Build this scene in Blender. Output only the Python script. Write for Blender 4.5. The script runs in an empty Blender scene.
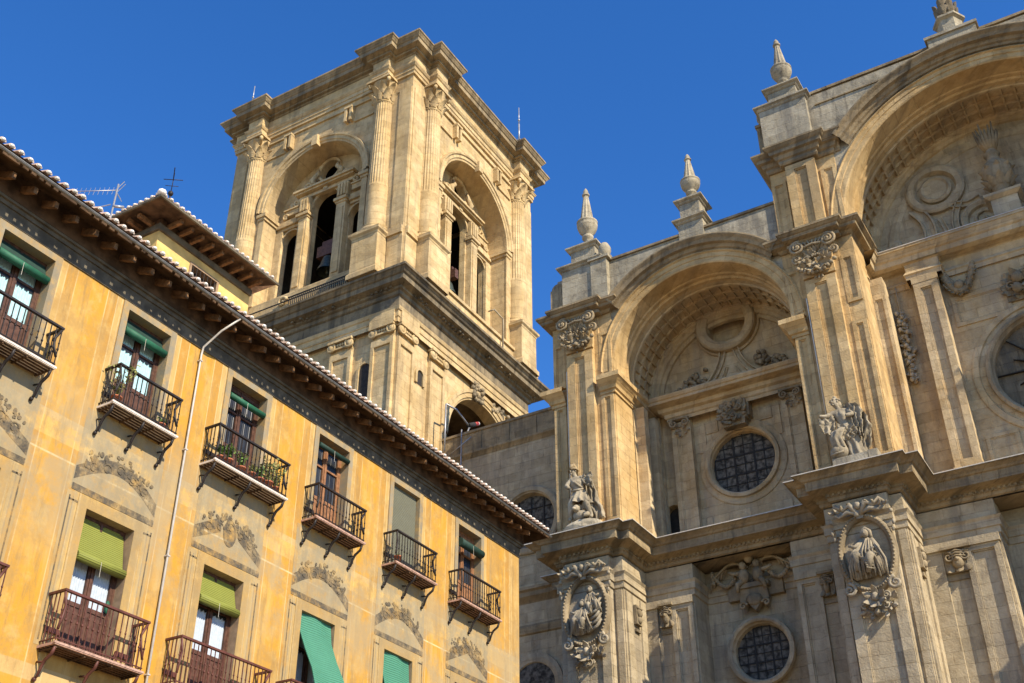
import bpy, math, random
from math import sin, cos, pi, radians, sqrt, atan2
from mathutils import Vector, Matrix

S = bpy.context.scene
COL = S.collection
# ------------------------------------------------------------------ camera
cam = bpy.data.cameras.new("camera"); cam.sensor_width = 36; cam.lens = 41.248
cam.clip_start = 0.1; cam.clip_end = 3000
co = bpy.data.objects.new("camera", cam); COL.objects.link(co); S.camera = co
r_ = Vector((0.85802612, 0.51360142, -0.00218123)); u_ = Vector((0.28167571, -0.46700967, 0.83818898)); f_ = Vector((-0.4294764, 0.71980243, 0.54537554))
co.matrix_world = Matrix(((r_.x, u_.x, -f_.x, 0), (r_.y, u_.y, -f_.y, 0), (r_.z, u_.z, -f_.z, 1.6), (0, 0, 0, 1)))
# ------------------------------------------------------------------ sky and sun
SUN = Vector((1.0, -0.32, 0.77)).normalized()
EL = math.asin(SUN.z); AZ = atan2(SUN.x, SUN.y)
W = bpy.data.worlds.new("World"); S.world = W; W.use_nodes = True
wn = W.node_tree.nodes; sky = wn.new('ShaderNodeTexSky'); sky.sky_type = 'NISHITA'; sky.sun_disc = False
sky.sun_elevation = EL; sky.sun_rotation = AZ; sky.altitude = 700; sky.air_density = 1.0; sky.dust_density = 0.0; sky.ozone_density = 4.0
hs = wn.new('ShaderNodeHueSaturation'); hs.inputs['Saturation'].default_value = 1.26; hs.inputs['Hue'].default_value = 0.509
W.node_tree.links.new(sky.outputs[0], hs.inputs['Color']); W.node_tree.links.new(hs.outputs[0], wn['Background'].inputs[0]); wn['Background'].inputs[1].default_value = 0.15
sl = bpy.data.lights.new("sun", 'SUN'); sl.energy = 4.8; sl.angle = radians(0.53); sl.color = (1.0, 0.885, 0.69)
so = bpy.data.objects.new("sun", sl); COL.objects.link(so); so.rotation_euler = SUN.to_track_quat('Z', 'Y').to_euler()
so.location = (30, -10, 60)
S.view_settings.view_transform = 'Standard'; S.view_settings.look = 'None'; S.view_settings.exposure = 0.70; S.view_settings.gamma = 1
S.cycles.max_bounces = 8; S.cycles.diffuse_bounces = 5

# ------------------------------------------------------------------ materials
class NT:
    def __init__(s, name):
        s.m = bpy.data.materials.new(name); s.m.use_nodes = True; s.t = s.m.node_tree; s.n = s.t.nodes; s.b = s.n['Principled BSDF']
    def new(s, ty, **kw):
        n = s.n.new(ty)
        for k, v in kw.items(): setattr(n, k, v)
        return n
    def put(s, sock, v):
        if isinstance(v, (int, float)): sock.default_value = v
        elif isinstance(v, tuple): sock.default_value = v if len(v) == len(sock.default_value) else v + (1,)
        else: s.t.links.new(v, sock)
    def math(s, op, a, b=0.0, c=None, clamp=False):
        n = s.new('ShaderNodeMath', operation=op); n.use_clamp = clamp; s.put(n.inputs[0], a); s.put(n.inputs[1], b)
        if c is not None: s.put(n.inputs[2], c)
        return n.outputs[0]
    def mix(s, f, a, b, mode='MIX'):
        n = s.new('ShaderNodeMix', data_type='RGBA', blend_type=mode); s.put(n.inputs[0], f); s.put(n.inputs[6], a); s.put(n.inputs[7], b)
        return n.outputs[2]
    def ramp(s, f, lo, hi):
        n = s.new('ShaderNodeMapRange'); n.interpolation_type = 'SMOOTHSTEP'; s.put(n.inputs[0], f); n.inputs[1].default_value = lo; n.inputs[2].default_value = hi
        return n.outputs[0]
    def noise(s, vec, scale, detail=4, rough=.55):
        n = s.new('ShaderNodeTexNoise'); s.put(n.inputs['Vector'], vec); n.inputs['Scale'].default_value = scale; n.inputs['Detail'].default_value = detail; n.inputs['Roughness'].default_value = rough
        return n.outputs[0]
    def pos(s):
        g = s.new('ShaderNodeNewGeometry'); sp = s.new('ShaderNodeSeparateXYZ'); s.t.links.new(g.outputs['Position'], sp.inputs[0]); s.g = g
        return g.outputs['Position'], sp.outputs[0], sp.outputs[1], sp.outputs[2]
    def vec(s, x, y, z):
        n = s.new('ShaderNodeCombineXYZ'); s.put(n.inputs[0], x); s.put(n.inputs[1], y); s.put(n.inputs[2], z); return n.outputs[0]
    def bump(s, h, strength, dist):
        n = s.new('ShaderNodeBump'); s.put(n.inputs['Height'], h); n.inputs['Strength'].default_value = strength; n.inputs['Distance'].default_value = dist
        s.t.links.new(n.outputs[0], s.b.inputs['Normal'])
    def done(s, colr, rough=.9, metal=0, spec=.25):
        s.put(s.b.inputs['Base Color'], colr); s.put(s.b.inputs['Roughness'], rough); s.b.inputs['Metallic'].default_value = metal
        s.b.inputs['Specular IOR Level'].default_value = spec; return s.m

def stone(name, c1, c2, dark, row=.46, bw=1.05, mortar=.012, stain=.5, joint=.35, lich=0.0):
    k = NT(name); P, x, y, z = k.pos()
    xy = k.math('ADD', x, y)
    wx = k.math('ADD', xy, k.math('MULTIPLY', k.noise(k.vec(k.math('MULTIPLY', xy, .6), k.math('SNAP', z, row), 0.0), 1.0, 2), .9)); wz = k.math('ADD', z, k.math('MULTIPLY', k.noise(P, 1.6, 3), .035))
    br = k.new('ShaderNodeTexBrick'); k.put(br.inputs['Vector'], k.vec(wx, wz, 0.0)); br.inputs['Scale'].default_value = 1
    br.inputs['Brick Width'].default_value = bw; br.inputs['Row Height'].default_value = row; br.inputs['Mortar Size'].default_value = mortar
    br.inputs['Mortar Smooth'].default_value = .3; br.inputs['Bias'].default_value = 0; br.offset = .5
    br.inputs['Color1'].default_value = (.0, .0, .0, 1); br.inputs['Color2'].default_value = (1, 1, 1, 1); br.inputs['Mortar'].default_value = (.5, .5, .5, 1)
    bl = k.mix(br.outputs['Color'], (.80, .785, .76), (1.1, 1.09, 1.07)); odd = k.ramp(br.outputs['Color'], .80, .86)
    n1 = k.noise(P, .45, 5, .6); n2 = k.noise(P, 2.4, 6, .65); n3 = k.noise(P, 14, 4, .6)
    st = k.noise(k.vec(k.math('MULTIPLY', xy, 1.3), k.math('MULTIPLY', z, .16), k.math('MULTIPLY', y, .4)), 1.0, 5, .62)
    c = k.mix(k.ramp(n1, .32, .68), c1, c2)
    c = k.mix(1.0, c, bl, 'MULTIPLY'); c = k.mix(k.math('MULTIPLY', odd, .45 if joint else 0.0), c, k.mix(.6, dark, c))
    c = k.mix(k.math('MULTIPLY', k.ramp(n2, .38, .7), .55), c, k.mix(1.0, c, (.66, .61, .54), 'MULTIPLY'))
    c = k.mix(k.math('MULTIPLY', k.ramp(st, .46, .66), stain), c, dark)
    gr = k.noise(k.vec(k.math('MULTIPLY', xy, 3.5), k.math('MULTIPLY', z, .5), y), 1.0, 6, .7)
    c = k.mix(k.math('MULTIPLY', k.ramp(gr, .54, .70), stain * .8), c, k.mix(1.0, dark, (.55, .5, .45), 'MULTIPLY'))
    if lich:
        c = k.mix(k.math('MULTIPLY', k.ramp(k.noise(P, 1.1, 8, .75), .52, .66), lich), c, (.10, .09, .075))
    c = k.mix(k.math('MULTIPLY', br.outputs['Fac'], k.math('MULTIPLY', k.ramp(n2, .35, .65), joint)), c, k.mix(1.0, c, (.5, .44, .36), 'MULTIPLY'))
    c = k.mix(k.math('MULTIPLY', k.ramp(n3, .3, .8), .18), c, k.mix(1.0, c, (.6, .56, .5), 'MULTIPLY'))
    h = k.math('ADD', k.math('MULTIPLY', br.outputs['Fac'], -.45), k.math('ADD', k.math('MULTIPLY', n3, .5), k.math('MULTIPLY', n2, .7)))
    k.bump(h, .8, .05)
    return k.done(c, .92, 0, .15)

def plain(name, c, rough=.6, metal=0, var=.25, scale=6, spec=.3, bump=0):
    k = NT(name); P, x, y, z = k.pos(); n = k.noise(P, scale, 5)
    cc = k.mix(k.ramp(n, .3, .7), tuple(v * (1 - var) for v in c), tuple(min(1, v * (1 + var)) for v in c))
    if bump: k.bump(n, bump, .02)
    return k.done(cc, rough, metal, spec)

M = {}
M['warm'] = stone('warm_limestone', (.52, .35, .155), (.61, .445, .235), (.26, .185, .1), stain=.55)
M['tower'] = stone('tower_limestone', (.55, .395, .195), (.63, .485, .275), (.28, .21, .125), stain=.5, row=.5, bw=1.2)
M['grey'] = stone('weathered_limestone', (.42, .35, .235), (.51, .42, .28), (.17, .145, .115), stain=.5)
M['dark'] = stone('soot_and_shade_limestone', (.19, .155, .105), (.31, .245, .155), (.07, .06, .045), stain=.75, joint=.2, lich=.7)
M['cornice'] = stone('cornice_limestone', (.29, .225, .14), (.40, .31, .185), (.11, .092, .065), stain=.75, joint=.25, lich=.55)
M['ochre'] = stone('ochre_limestone', (.50, .355, .18), (.56, .45, .285), (.26, .21, .15), stain=.5)
M['pale'] = stone('pale_lichened_stone', (.38, .335, .245), (.47, .415, .31), (.16, .145, .12), stain=.65, lich=.55)
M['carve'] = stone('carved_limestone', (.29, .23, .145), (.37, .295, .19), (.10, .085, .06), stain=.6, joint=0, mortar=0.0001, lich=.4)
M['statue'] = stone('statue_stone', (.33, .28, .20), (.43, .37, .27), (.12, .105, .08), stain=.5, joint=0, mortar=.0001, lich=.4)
M['ledge'] = plain('lead_flashing', (.52, .46, .37), .5, 0, .12)
M['glassdark'] = plain('leaded_window_glass', (.095, .084, .068), .75, 0, .7, 5, .1)
M['lead'] = plain('window_lead', (.026, .024, .022), .8)
M['void'] = plain('painted_interior_shade', (.035, .03, .025), .95)  # near-black colour paints the shade inside belfry and niches
M['iron'] = plain('wrought_iron', (.022, .017, .016), .55, 0, .3)
M['ironbrown'] = plain('brown_painted_iron', (.10, .035, .025), .5, 0, .25)
M['wood'] = plain('brown_door_wood', (.085, .040, .026), .55, 0, .35, 9)
M['woodlight'] = plain('lighter_door_wood', (.24, .115, .055), .55, 0, .3, 9)
M['rafter'] = plain('rafter_timber', (.16, .085, .04), .8, 0, .45, 7, .2, .4)
M['soffit'] = plain('soffit_boards', (.085, .05, .028), .85, 0, .5, 3, .2, .4)
M['eavemould'] = plain('grey_eave_moulding', (.105, .088, .062), .85, 0, .35, 3)
M['zinc'] = plain('zinc_gutter', (.20, .20, .20), .5, .2, .25)
M['pipe'] = plain('pale_downpipe', (.50, .46, .41), .45, .15, .1)
M['tile'] = plain('clay_roof_tile', (.50, .37, .28), .85, 0, .4, 5, .2, .3)
M['mortar'] = plain('white_mortar', (.74, .70, .64), .85, 0, .12, 9, .2, .3)
M['slab'] = plain('balcony_tiles', (.40, .25, .19), .8, 0, .3, 12)
M['slabwhite'] = plain('white_painted_slab', (.62, .55, .48), .8, 0, .15, 12)
M['curtain'] = plain('white_curtain', (.40, .45, .51), .9, 0, .08, 12)
M['curtainblue'] = plain('pale_blue_curtain', (.36, .56, .60), .9, 0, .1, 12)
M['pane'] = plain('dark_window_pane', (.022, .024, .028), .25, 0, .3, 2, .3)
M['blindgreen'] = plain('dark_green_blind', (.018, .10, .055), .6, 0, .2, 5)
M['blinddark'] = plain('dark_green_canvas', (.014, .04, .03), .7, 0, .2, 5)
M['pot'] = plain('terracotta_pot', (.36, .12, .06), .8, 0, .25, 12)
M['leaf'] = plain('pot_plant_leaf', (.09, .15, .03), .6, 0, .5, 12)
M['leafdry'] = plain('straggly_leaf', (.22, .22, .07), .7, 0, .4, 12)
M['brownroom'] = plain('brown_interior_shade', (.17, .115, .06), .95, 0, .35, 1.5)  # brown darkened to hold the shade inside the tower lunette
M['bronze'] = plain('bell_bronze', (.06, .075, .06), .5, .6, .3)
M['metal'] = plain('grey_metal', (.35, .35, .36), .4, .5, .15)
M['red'] = plain('red_paint', (.32, .035, .025), .5)
M['white'] = plain('white_paint', (.60, .55, .46), .5, 0, .08)
M['paving'] = stone('plaza_paving', (.27, .215, .15), (.32, .26, .185), (.2, .16, .115), stain=.2)

def slats(name, c, row):
    k = NT(name); P, x, y, z = k.pos(); w = k.math('FRACT', k.math('DIVIDE', z, row)); e = k.ramp(w, .0, .35); n = k.noise(P, 5, 4)
    cc = k.mix(k.math('MULTIPLY', n, .5), tuple(v * .8 for v in c), tuple(v * 1.25 for v in c)); cc = k.mix(e, k.mix(1.0, cc, (.6, .6, .55), 'MULTIPLY'), cc)
    k.bump(e, .6, .02); return k.done(cc, .65)
M['blindolive'] = slats('olive_slat_blind', (.23, .245, .048), .045)
M['blindteal'] = slats('teal_blind', (.075, .25, .165), .06)
M['blindgrey'] = slats('grey_slat_blind', (.17, .17, .125), .045)

PITCH = 3.43; WY0 = 11.63   # window spacing and the middle of the first window bay of the yellow front
def yellow(name, paint=None, keep=.55):
    k = NT(name); P, x, y, z = k.pos()
    n1 = k.noise(P, .5, 6, .6); n2 = k.noise(P, 2.2, 6, .65); n3 = k.noise(P, 22, 4, .6)
    st = k.noise(k.vec(k.math('MULTIPLY', y, 2.4), k.math('MULTIPLY', z, .3), 0.0), 1.0, 6, .65)
    c = k.mix(k.ramp(n1, .3, .7), (.33, .172, .032), (.42, .242, .058))
    # painted vertical bands that repeat with the windows
    d = k.math('ABSOLUTE', k.math('SUBTRACT', k.math('MODULO', k.math('ADD', k.math('SUBTRACT', y, WY0), PITCH * 20.5), PITCH), PITCH / 2))
    def band(a, b, e=.012): return k.math('MULTIPLY', k.ramp(d, a - e, a + e), k.math('SUBTRACT', 1.0, k.ramp(d, b - e, b + e)))
    c = k.mix(k.math('MULTIPLY', band(.0, .86), .55), c, (.45, .285, .10))
    c = k.mix(k.math('MULTIPLY', band(.86, 1.0), .6), c, (.52, .36, .15))
    c = k.mix(k.math('MULTIPLY', band(1.28, 1.9), .75), c, (.53, .27, .03))
    c = k.mix(k.math('MULTIPLY', band(1.0, 1.28), .6), c, (.44, .225, .045))
    for a in (1.0, 1.28, .86): c = k.mix(k.math('MULTIPLY', band(a - .014, a + .014, .006), k.math('MULTIPLY', n2, .75)), c, (.7, .58, .36))
    # the string band and dado between the storeys
    for z0, z1, colr, am in ((13.35, 13.52, (.50, .38, .2), .6), (12.95, 13.35, (.6, .40, .14), .55), (12.6, 12.64, (.75, .62, .38), .6), (8.2, 8.5, (.5, .37, .19), .6)):
        bz = k.math('MULTIPLY', k.ramp(z, z0 - .012, z0 + .012), k.math('SUBTRACT', 1.0, k.ramp(z, z1 - .012, z1 + .012)))
        c = k.mix(k.math('MULTIPLY', bz, am), c, colr)
    c = k.mix(k.math('MULTIPLY', k.ramp(st, .46, .68), .5), c, (.52, .37, .16))
    c = k.mix(k.math('MULTIPLY', k.ramp(k.noise(P, .9, 9, .75), .46, .62), .7), c, (.33, .20, .07))
    c = k.mix(k.math('MULTIPLY', k.ramp(n2, .5, .72), .6), c, (.52, .36, .135))
    gy = k.noise(k.vec(k.math('MULTIPLY', y, 4.5), k.math('MULTIPLY', z, .55), 0.0), 1.0, 7, .72)
    c = k.mix(k.math('MULTIPLY', k.ramp(gy, .50, .66), .55), c, (.22, .15, .07))
    c = k.mix(k.math('MULTIPLY', k.math('MULTIPLY', k.ramp(k.noise(P, .7, 8, .7), .43, .58), k.math('SUBTRACT', 1.0, k.ramp(k.math('ABSOLUTE', k.math('SUBTRACT', z, 12.6)), .8, 2.4))), .65), c, (.29, .24, .155))
    if paint:
        f = k.math('MULTIPLY', k.ramp(k.noise(P, 3.2, 8, .7), .25, .62), keep)
        c = k.mix(f, c, k.mix(k.ramp(st, .3, .7), paint, tuple(v * .72 for v in paint)))
    c = k.mix(k.math('MULTIPLY', k.ramp(n3, .3, .8), .16), c, (.4, .26, .1))
    k.bump(k.math('ADD', k.math('MULTIPLY', n3, .5), n2), .25, .02)
    return k.done(c, .9, 0, .15)
M['yellow'] = yellow('ochre_painted_plaster')
M['paintgrey'] = yellow('faded_grey_fresco', (.085, .078, .066), 1.0)
M['paintpale'] = yellow('faded_pale_fresco', (.29, .25, .17), .85)
M['paintbeige'] = yellow('faded_beige_fresco', (.40, .30, .155), .85)
M['framegrey'] = yellow('grey_plaster_surround', (.27, .24, .18), .97)
M['framebeige'] = yellow('beige_plaster_surround', (.33, .24, .12), .7)
M['reveal'] = plain('brown_window_reveal', (.27, .185, .115), .85, 0, .2, 5)
M['turret'] = plain('pale_yellow_plaster', (.60, .42, .15), .9, 0, .22, 1.6, .2, .2)

# ------------------------------------------------------------------ mesh builder
class MB:
    def __init__(s, T=None): s.v = []; s.f = []; s.sm = []; s.mi = []; s.T = T; s.cm = 0
    def pt(s, x, y, z):
        s.v.append(s.T(x, y, z) if s.T else (x, y, z)); return len(s.v) - 1
    def face(s, idx, sm=False): s.f.append(tuple(idx)); s.sm.append(sm); s.mi.append(s.cm)
    def poly(s, pts, sm=False): s.face([s.pt(*p) for p in pts], sm)
    def box(s, x0, x1, y0, y1, z0, z1):
        i = [s.pt(x, y, z) for z in (z0, z1) for y in (y0, y1) for x in (x0, x1)]
        for q in ((0, 2, 3, 1), (4, 5, 7, 6), (0, 1, 5, 4), (2, 6, 7, 3), (0, 4, 6, 2), (1, 3, 7, 5)): s.face([i[k] for k in q])
    def grid(s, rows, close=False, sm=True):
        ids = [[s.pt(*p) for p in r] for r in rows]
        for a, b in zip(ids[:-1], ids[1:]):
            n = len(a)
            for j in range(n if close else n - 1): s.face((a[j], a[(j + 1) % n], b[(j + 1) % n], b[j]), sm)
        return ids
    def sweep(s, path, prof, closed=False, top=None):
        """plan path walked with the outside on the right, profile of (out, z)"""
        n = len(path); offs = []
        for i in range(n):
            a = path[i - 1] if (i > 0 or closed) else None; b = path[i]; c = path[(i + 1) % n] if (i < n - 1 or closed) else None
            ns = []
            for p, q in ((a, b), (b, c)):
                if p is None or q is None: continue
                dx, dy = q[0] - p[0], q[1] - p[1]; L = sqrt(dx * dx + dy * dy); ns.append((dy / L, -dx / L))
            if len(ns) == 1: offs.append(ns[0])
            else:
                m = (ns[0][0] + ns[1][0], ns[0][1] + ns[1][1]); k = 1 + ns[0][0] * ns[1][0] + ns[0][1] * ns[1][1]; offs.append((m[0] / k, m[1] / k))
        rows = [[(p[0] + o[0] * out, p[1] + o[1] * out, z) for p, o in zip(path, offs)] for out, z in prof]
        s.grid(rows, closed, False)
    def arc(s, cx, cz, prof, a0, a1, n=48, closedprof=False, sm=True):
        """profile of (radius, y) swept round an axis along y"""
        if closedprof: prof = prof + [prof[0]]
        rows = []
        for i in range(n + 1):
            a = a0 + (a1 - a0) * i / n; rows.append([(cx + r * cos(a), y, cz + r * sin(a)) for r, y in prof])
        ids = []
        # split the verts per profile segment so that edges stay crisp
        for j in range(len(prof) - 1): s.grid([[r[j], r[j + 1]] for r in rows], False, False)
    def lathe(s, x, y, prof, n=20, flute=0, fz=None, sm=True, squash=1):
        rows = []
        for r, z in prof:
            row = []
            for i in range(n):
                a = 2 * pi * i / n; rr = r
                if flute and (fz is None or fz[0] <= z <= fz[1]): rr = r * (1 - flute * (1 if i % 4 in (1, 2) else 0))
                row.append((x + rr * cos(a), y + rr * sin(a) * squash, z))
            rows.append(row)
        s.grid(rows, True, sm and not flute)
    def tube(s, pts, r, n=6, caps=True):
        pts = [Vector(p) for p in pts]; rows = []; rr = r if isinstance(r, (list, tuple)) else [r] * len(pts)
        up = Vector((0, 0, 1)); last = None
        for i, p in enumerate(pts):
            d = (pts[min(i + 1, len(pts) - 1)] - pts[max(i - 1, 0)]); d = d.normalized() if d.length > 1e-9 else Vector((0, 0, 1))
            if last is None: a = d.orthogonal().normalized()
            else:
                a = last - d * last.dot(d); a = a.normalized() if a.length > 1e-6 else d.orthogonal().normalized()
            last = a; b = d.cross(a)
            rows.append([tuple(p + (a * cos(2 * pi * k / n) + b * sin(2 * pi * k / n)) * rr[i]) for k in range(n)])
        ids = s.grid(rows, True, n > 4)
        if caps: s.face(ids[0][::-1]); s.face(ids[-1])
    def ell(s, c, rad, rot=None, nu=8, nv=6):
        c = Vector(c); R = rot or Matrix.Identity(3); rows = []
        for j in range(nv + 1):
            t = pi * j / nv; st = max(sin(t), .02)
            rows.append([tuple(c + R @ Vector((rad[0] * st * cos(2 * pi * i / nu), rad[1] * st * sin(2 * pi * i / nu), rad[2] * cos(t)))) for i in range(nu)])
        s.grid(rows, True, True)
    def spiral(s, cx, y, cz, R, turns, r, sgn=1, a0=0, n=26, dy=.0):
        pts = []; rr = []
        for i in range(n + 1):
            t = i / n; a = a0 + sgn * t * turns * 2 * pi; q = R * (1 - .88 * t); pts.append((cx + q * cos(a), y - dy * t, cz + q * sin(a))); rr.append(r * (1 - .4 * t))
        s.tube(pts, rr, 6)
    def build(s, name, mats, parent=None, loc=None):
        me = bpy.data.meshes.new(name); org = Vector(loc) if loc else Vector((0, 0, 0))
        me.from_pydata([tuple(Vector(v) - org) for v in s.v] if loc else s.v, [], s.f)
        if not isinstance(mats, (list, tuple)): mats = [mats]
        for m in mats: me.materials.append(m)
        me.polygons.foreach_set('use_smooth', s.sm); me.polygons.foreach_set('material_index', s.mi); me.update()
        o = bpy.data.objects.new(name, me); COL.objects.link(o)
        if loc: o.location = org
        if parent is not None:
            o.parent = parent
            if parent.parent is None and parent.type == 'EMPTY': o.matrix_parent_inverse = Matrix.Translation(-Vector(parent.location))
        return o
def thing(name, label, cat, loc=(0, 0, 0), group=None):
    o = bpy.data.objects.new(name, None); COL.objects.link(o); o.location = loc; o.empty_display_size = .3
    tag(o, label, cat, group); return o
def tag(o, label=None, cat=None, group=None, kind=None):
    for k, v in (('label', label), ('category', cat), ('group', group), ('kind', kind)):
        if v: o[k] = v
    return o
RND = random.Random(7)

def plate_hole(b, x0, x1, z0, z1, y, cx, cz, r, n=48, back=None):
    """flat plate with a round hole, and the hole's reveal back to y = back"""
    ring = []; outer = []
    for i in range(n):
        a = 2 * pi * i / n; c, s_ = cos(a), sin(a); ring.append((cx + r * c, y, cz + r * s_))
        t = min(((x1 - cx) / c if c > 1e-9 else (x0 - cx) / c if c < -1e-9 else 1e9), ((z1 - cz) / s_ if s_ > 1e-9 else (z0 - cz) / s_ if s_ < -1e-9 else 1e9))
        outer.append((cx + t * c, y, cz + t * s_))
    for i in range(n):
        j = (i + 1) % n; o1, o2 = outer[i], outer[j]; pts = [ring[i], o1]
        if abs(o1[0] - o2[0]) > 1e-6 and abs(o1[2] - o2[2]) > 1e-6:
            for X in (x0, x1):
                for Z in (z0, z1):
                    if (abs(o1[0] - X) < 1e-6 or abs(o2[0] - X) < 1e-6) and (abs(o1[2] - Z) < 1e-6 or abs(o2[2] - Z) < 1e-6): pts.append((X, y, Z))
        pts += [o2, ring[j]]; b.poly(pts)
        if back is not None: b.poly([ring[i], ring[j], (ring[j][0], back, ring[j][2]), (ring[i][0], back, ring[i][2])])
def plate_arch(b, x0, x1, z0, z1, y, cx, cz, r, n=40, zb=None, back=None):
    """plate from z0 to z1 with an arched opening (spring at cz, jambs down to zb) and its reveal"""
    zb = z0 if zb is None else zb
    if x0 < cx - r - 1e-6: b.poly([(x0, y, z0), (cx - r, y, z0), (cx - r, y, z1), (x0, y, z1)])
    if x1 > cx + r + 1e-6: b.poly([(cx + r, y, z0), (x1, y, z0), (x1, y, z1), (cx + r, y, z1)])
    if zb > z0 + 1e-6: b.poly([(cx - r, y, z0), (cx + r, y, z0), (cx + r, y, zb), (cx - r, y, zb)])
    A = [(cx + r * cos(pi - pi * i / n), cz + r * sin(pi * i / n)) for i in range(n + 1)]
    for p, q in zip(A[:-1], A[1:]): b.poly([(p[0], y, p[1]), (q[0], y, q[1]), (q[0], y, z1), (p[0], y, z1)])
    if back is not None:
        for p, q in zip(A[:-1], A[1:]): b.poly([(p[0], y, p[1]), (q[0], y, q[1]), (q[0], back, q[1]), (p[0], back, p[1])])
        for s_ in (-1, 1): b.poly([(cx + s_ * r, y, zb), (cx + s_ * r, y, cz), (cx + s_ * r, back, cz), (cx + s_ * r, back, zb)])
        if zb > z0 + 1e-6 or zb > 0: b.poly([(cx - r, y, zb), (cx + r, y, zb), (cx + r, back, zb), (cx - r, back, zb)])
def panelled(b, x0, x1, y, z0, z1, m=.2, rec=.1, mt=None):
    """a frame standing rec proud of the wall behind (front plane y, outside towards -y)"""
    mt = m if mt is None else mt; yb = y + rec
    b.box(x0, x0 + m, y, yb, z0, z1); b.box(x1 - m, x1, y, yb, z0, z1)
    b.box(x0 + m, x1 - m, y, yb, z0, z0 + mt); b.box(x0 + m, x1 - m, y, yb, z1 - mt, z1)
    b.box(x0 + m, x1 - m, yb - .004, yb + .2, z0 + mt, z1 - mt)
    e = min(m * .35, .05)  # small inner moulding
    b.box(x0 + m, x0 + m + e, y + rec * .5, yb - .01, z0 + mt + e, z1 - mt - e); b.box(x1 - m - e, x1 - m, y + rec * .5, yb - .01, z0 + mt + e, z1 - mt - e)
    b.box(x0 + m, x1 - m, y + rec * .5, yb - .01, z0 + mt, z0 + mt + e); b.box(x0 + m, x1 - m, y + rec * .5, yb - .01, z1 - mt - e, z1 - mt)
def rotm(rx=0, ry=0, rz=0): return Matrix.Rotation(rz, 3, 'Z') @ Matrix.Rotation(ry, 3, 'Y') @ Matrix.Rotation(rx, 3, 'X')
def leafblade(b, base, dirv, nrm, L, w, curl=.35, n=5):
    """a carved leaf: a rounded, curling, ridged blade with thickness"""
    base = Vector(base); d = Vector(dirv).normalized(); nr = Vector(nrm); nr = (nr - d * nr.dot(d)).normalized(); sd = d.cross(nr); rows = []
    for i in range(n + 1):
        t = i / n; ww = w * (sin(pi * min(.15 + t * .85, 1)) ** .7 + .08); c = base + d * L * (t - .25 * curl * t * t) + nr * (L * curl * t * t * t + .03)
        row = []
        for k in (-1, -.5, 0, .5, 1): row.append(tuple(c + sd * ww * k * .5 + nr * (.22 * ww * (1 - abs(k)) - .02)))
        rows.append(row)
    b.grid(rows, False, True)
    back = [[tuple(Vector(r[0]) - nr * .06), tuple(Vector(r[4]) - nr * .06)] for r in rows]
    b.grid(back, False, True)
    b.grid([[r[0] for r in rows], [q[0] for q in back]], False, True); b.grid([[r[4] for r in rows], [q[1] for q in back]], False, True)
def foliage_cluster(b, cx, y, cz, w, h, seed, n=26, depth=.22, spirals=3):
    """carved leaves, scrolls and fruit in high relief on a wall facing -y, inside an ellipse"""
    R = random.Random(seed)
    for i in range(n):
        a = R.uniform(0, 2 * pi); q = sqrt(R.random()); x = cx + w * q * cos(a) * .85; z = cz + h * q * sin(a) * .85
        dv = (cos(a) + R.uniform(-.6, .6), -.15, sin(a) + R.uniform(-.6, .6)); s_ = min(w, h)
        leafblade(b, (x, y - depth * (1 - q) * .6 - .02, z), dv, (0, -1, 0), s_ * R.uniform(.35, .6), s_ * R.uniform(.22, .36), R.uniform(.2, .6))
    for i in range(n // 2):
        a = R.uniform(0, 2 * pi); q = R.uniform(0, .75); s_ = min(w, h) * R.uniform(.05, .11)
        b.ell((cx + w * q * cos(a), y - depth * .7 - R.uniform(0, .06), cz + h * q * sin(a)), (s_, s_, s_))
    for i in range(spirals):
        a = 2 * pi * i / max(spirals, 1) + R.uniform(0, 1); s_ = min(w, h)
        b.spiral(cx + w * .62 * cos(a), y - depth * .6, cz + h * .62 * sin(a), s_ * .3, 1.4, s_ * .075, R.choice((-1, 1)), R.uniform(0, 6))
def limb(b, pts, rr, n=8): b.tube(pts, rr, n)
def robe(b, cx, y, z0, z1, r0, r1, folds=11, amp=.12, lean=(0, 0), seed=1, half=False, n=44):
    R = random.Random(seed); ph = [R.uniform(0, 6) for _ in range(4)]; rows = []
    for j in range(13):
        t = j / 12; r = r0 + (r1 - r0) * t ** .8; row = []
        for i in range(n):
            a = 2 * pi * i / n; q = r * (1 + amp * (1 - .6 * t) * (sin(folds * a + ph[0] + 2.2 * t) + .5 * sin((folds // 2 + 1) * a + ph[1] - 3 * t)))
            row.append((cx + lean[0] * t + q * cos(a), y + lean[1] * t + q * .75 * sin(a), z0 + (z1 - z0) * t + .04 * sin(5 * a + ph[2]) * (1 - t)))
        rows.append(row)
    b.grid(rows, True, True)

# ================================================================== GROUND
g = MB(); g.poly([(-400, -400, 0), (400, -400, 0), (400, 600, 0), (-400, 600, 0)]); tag(g.build('plaza_ground', M['paving']), kind='structure')

# ================================================================== CATHEDRAL FRONT
FAC = thing('cathedral_facade', 'tall ochre stone church front with deep coffered arches and stepped piers, at the right', 'cathedral', (-9.4, 46, 0))
PC = (-20.95, -9.4, 5.9)        # pier axes
BAY = ((-15.17, 4.24, 29.72), (-1.75, 6.22, 33.3))
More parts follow.
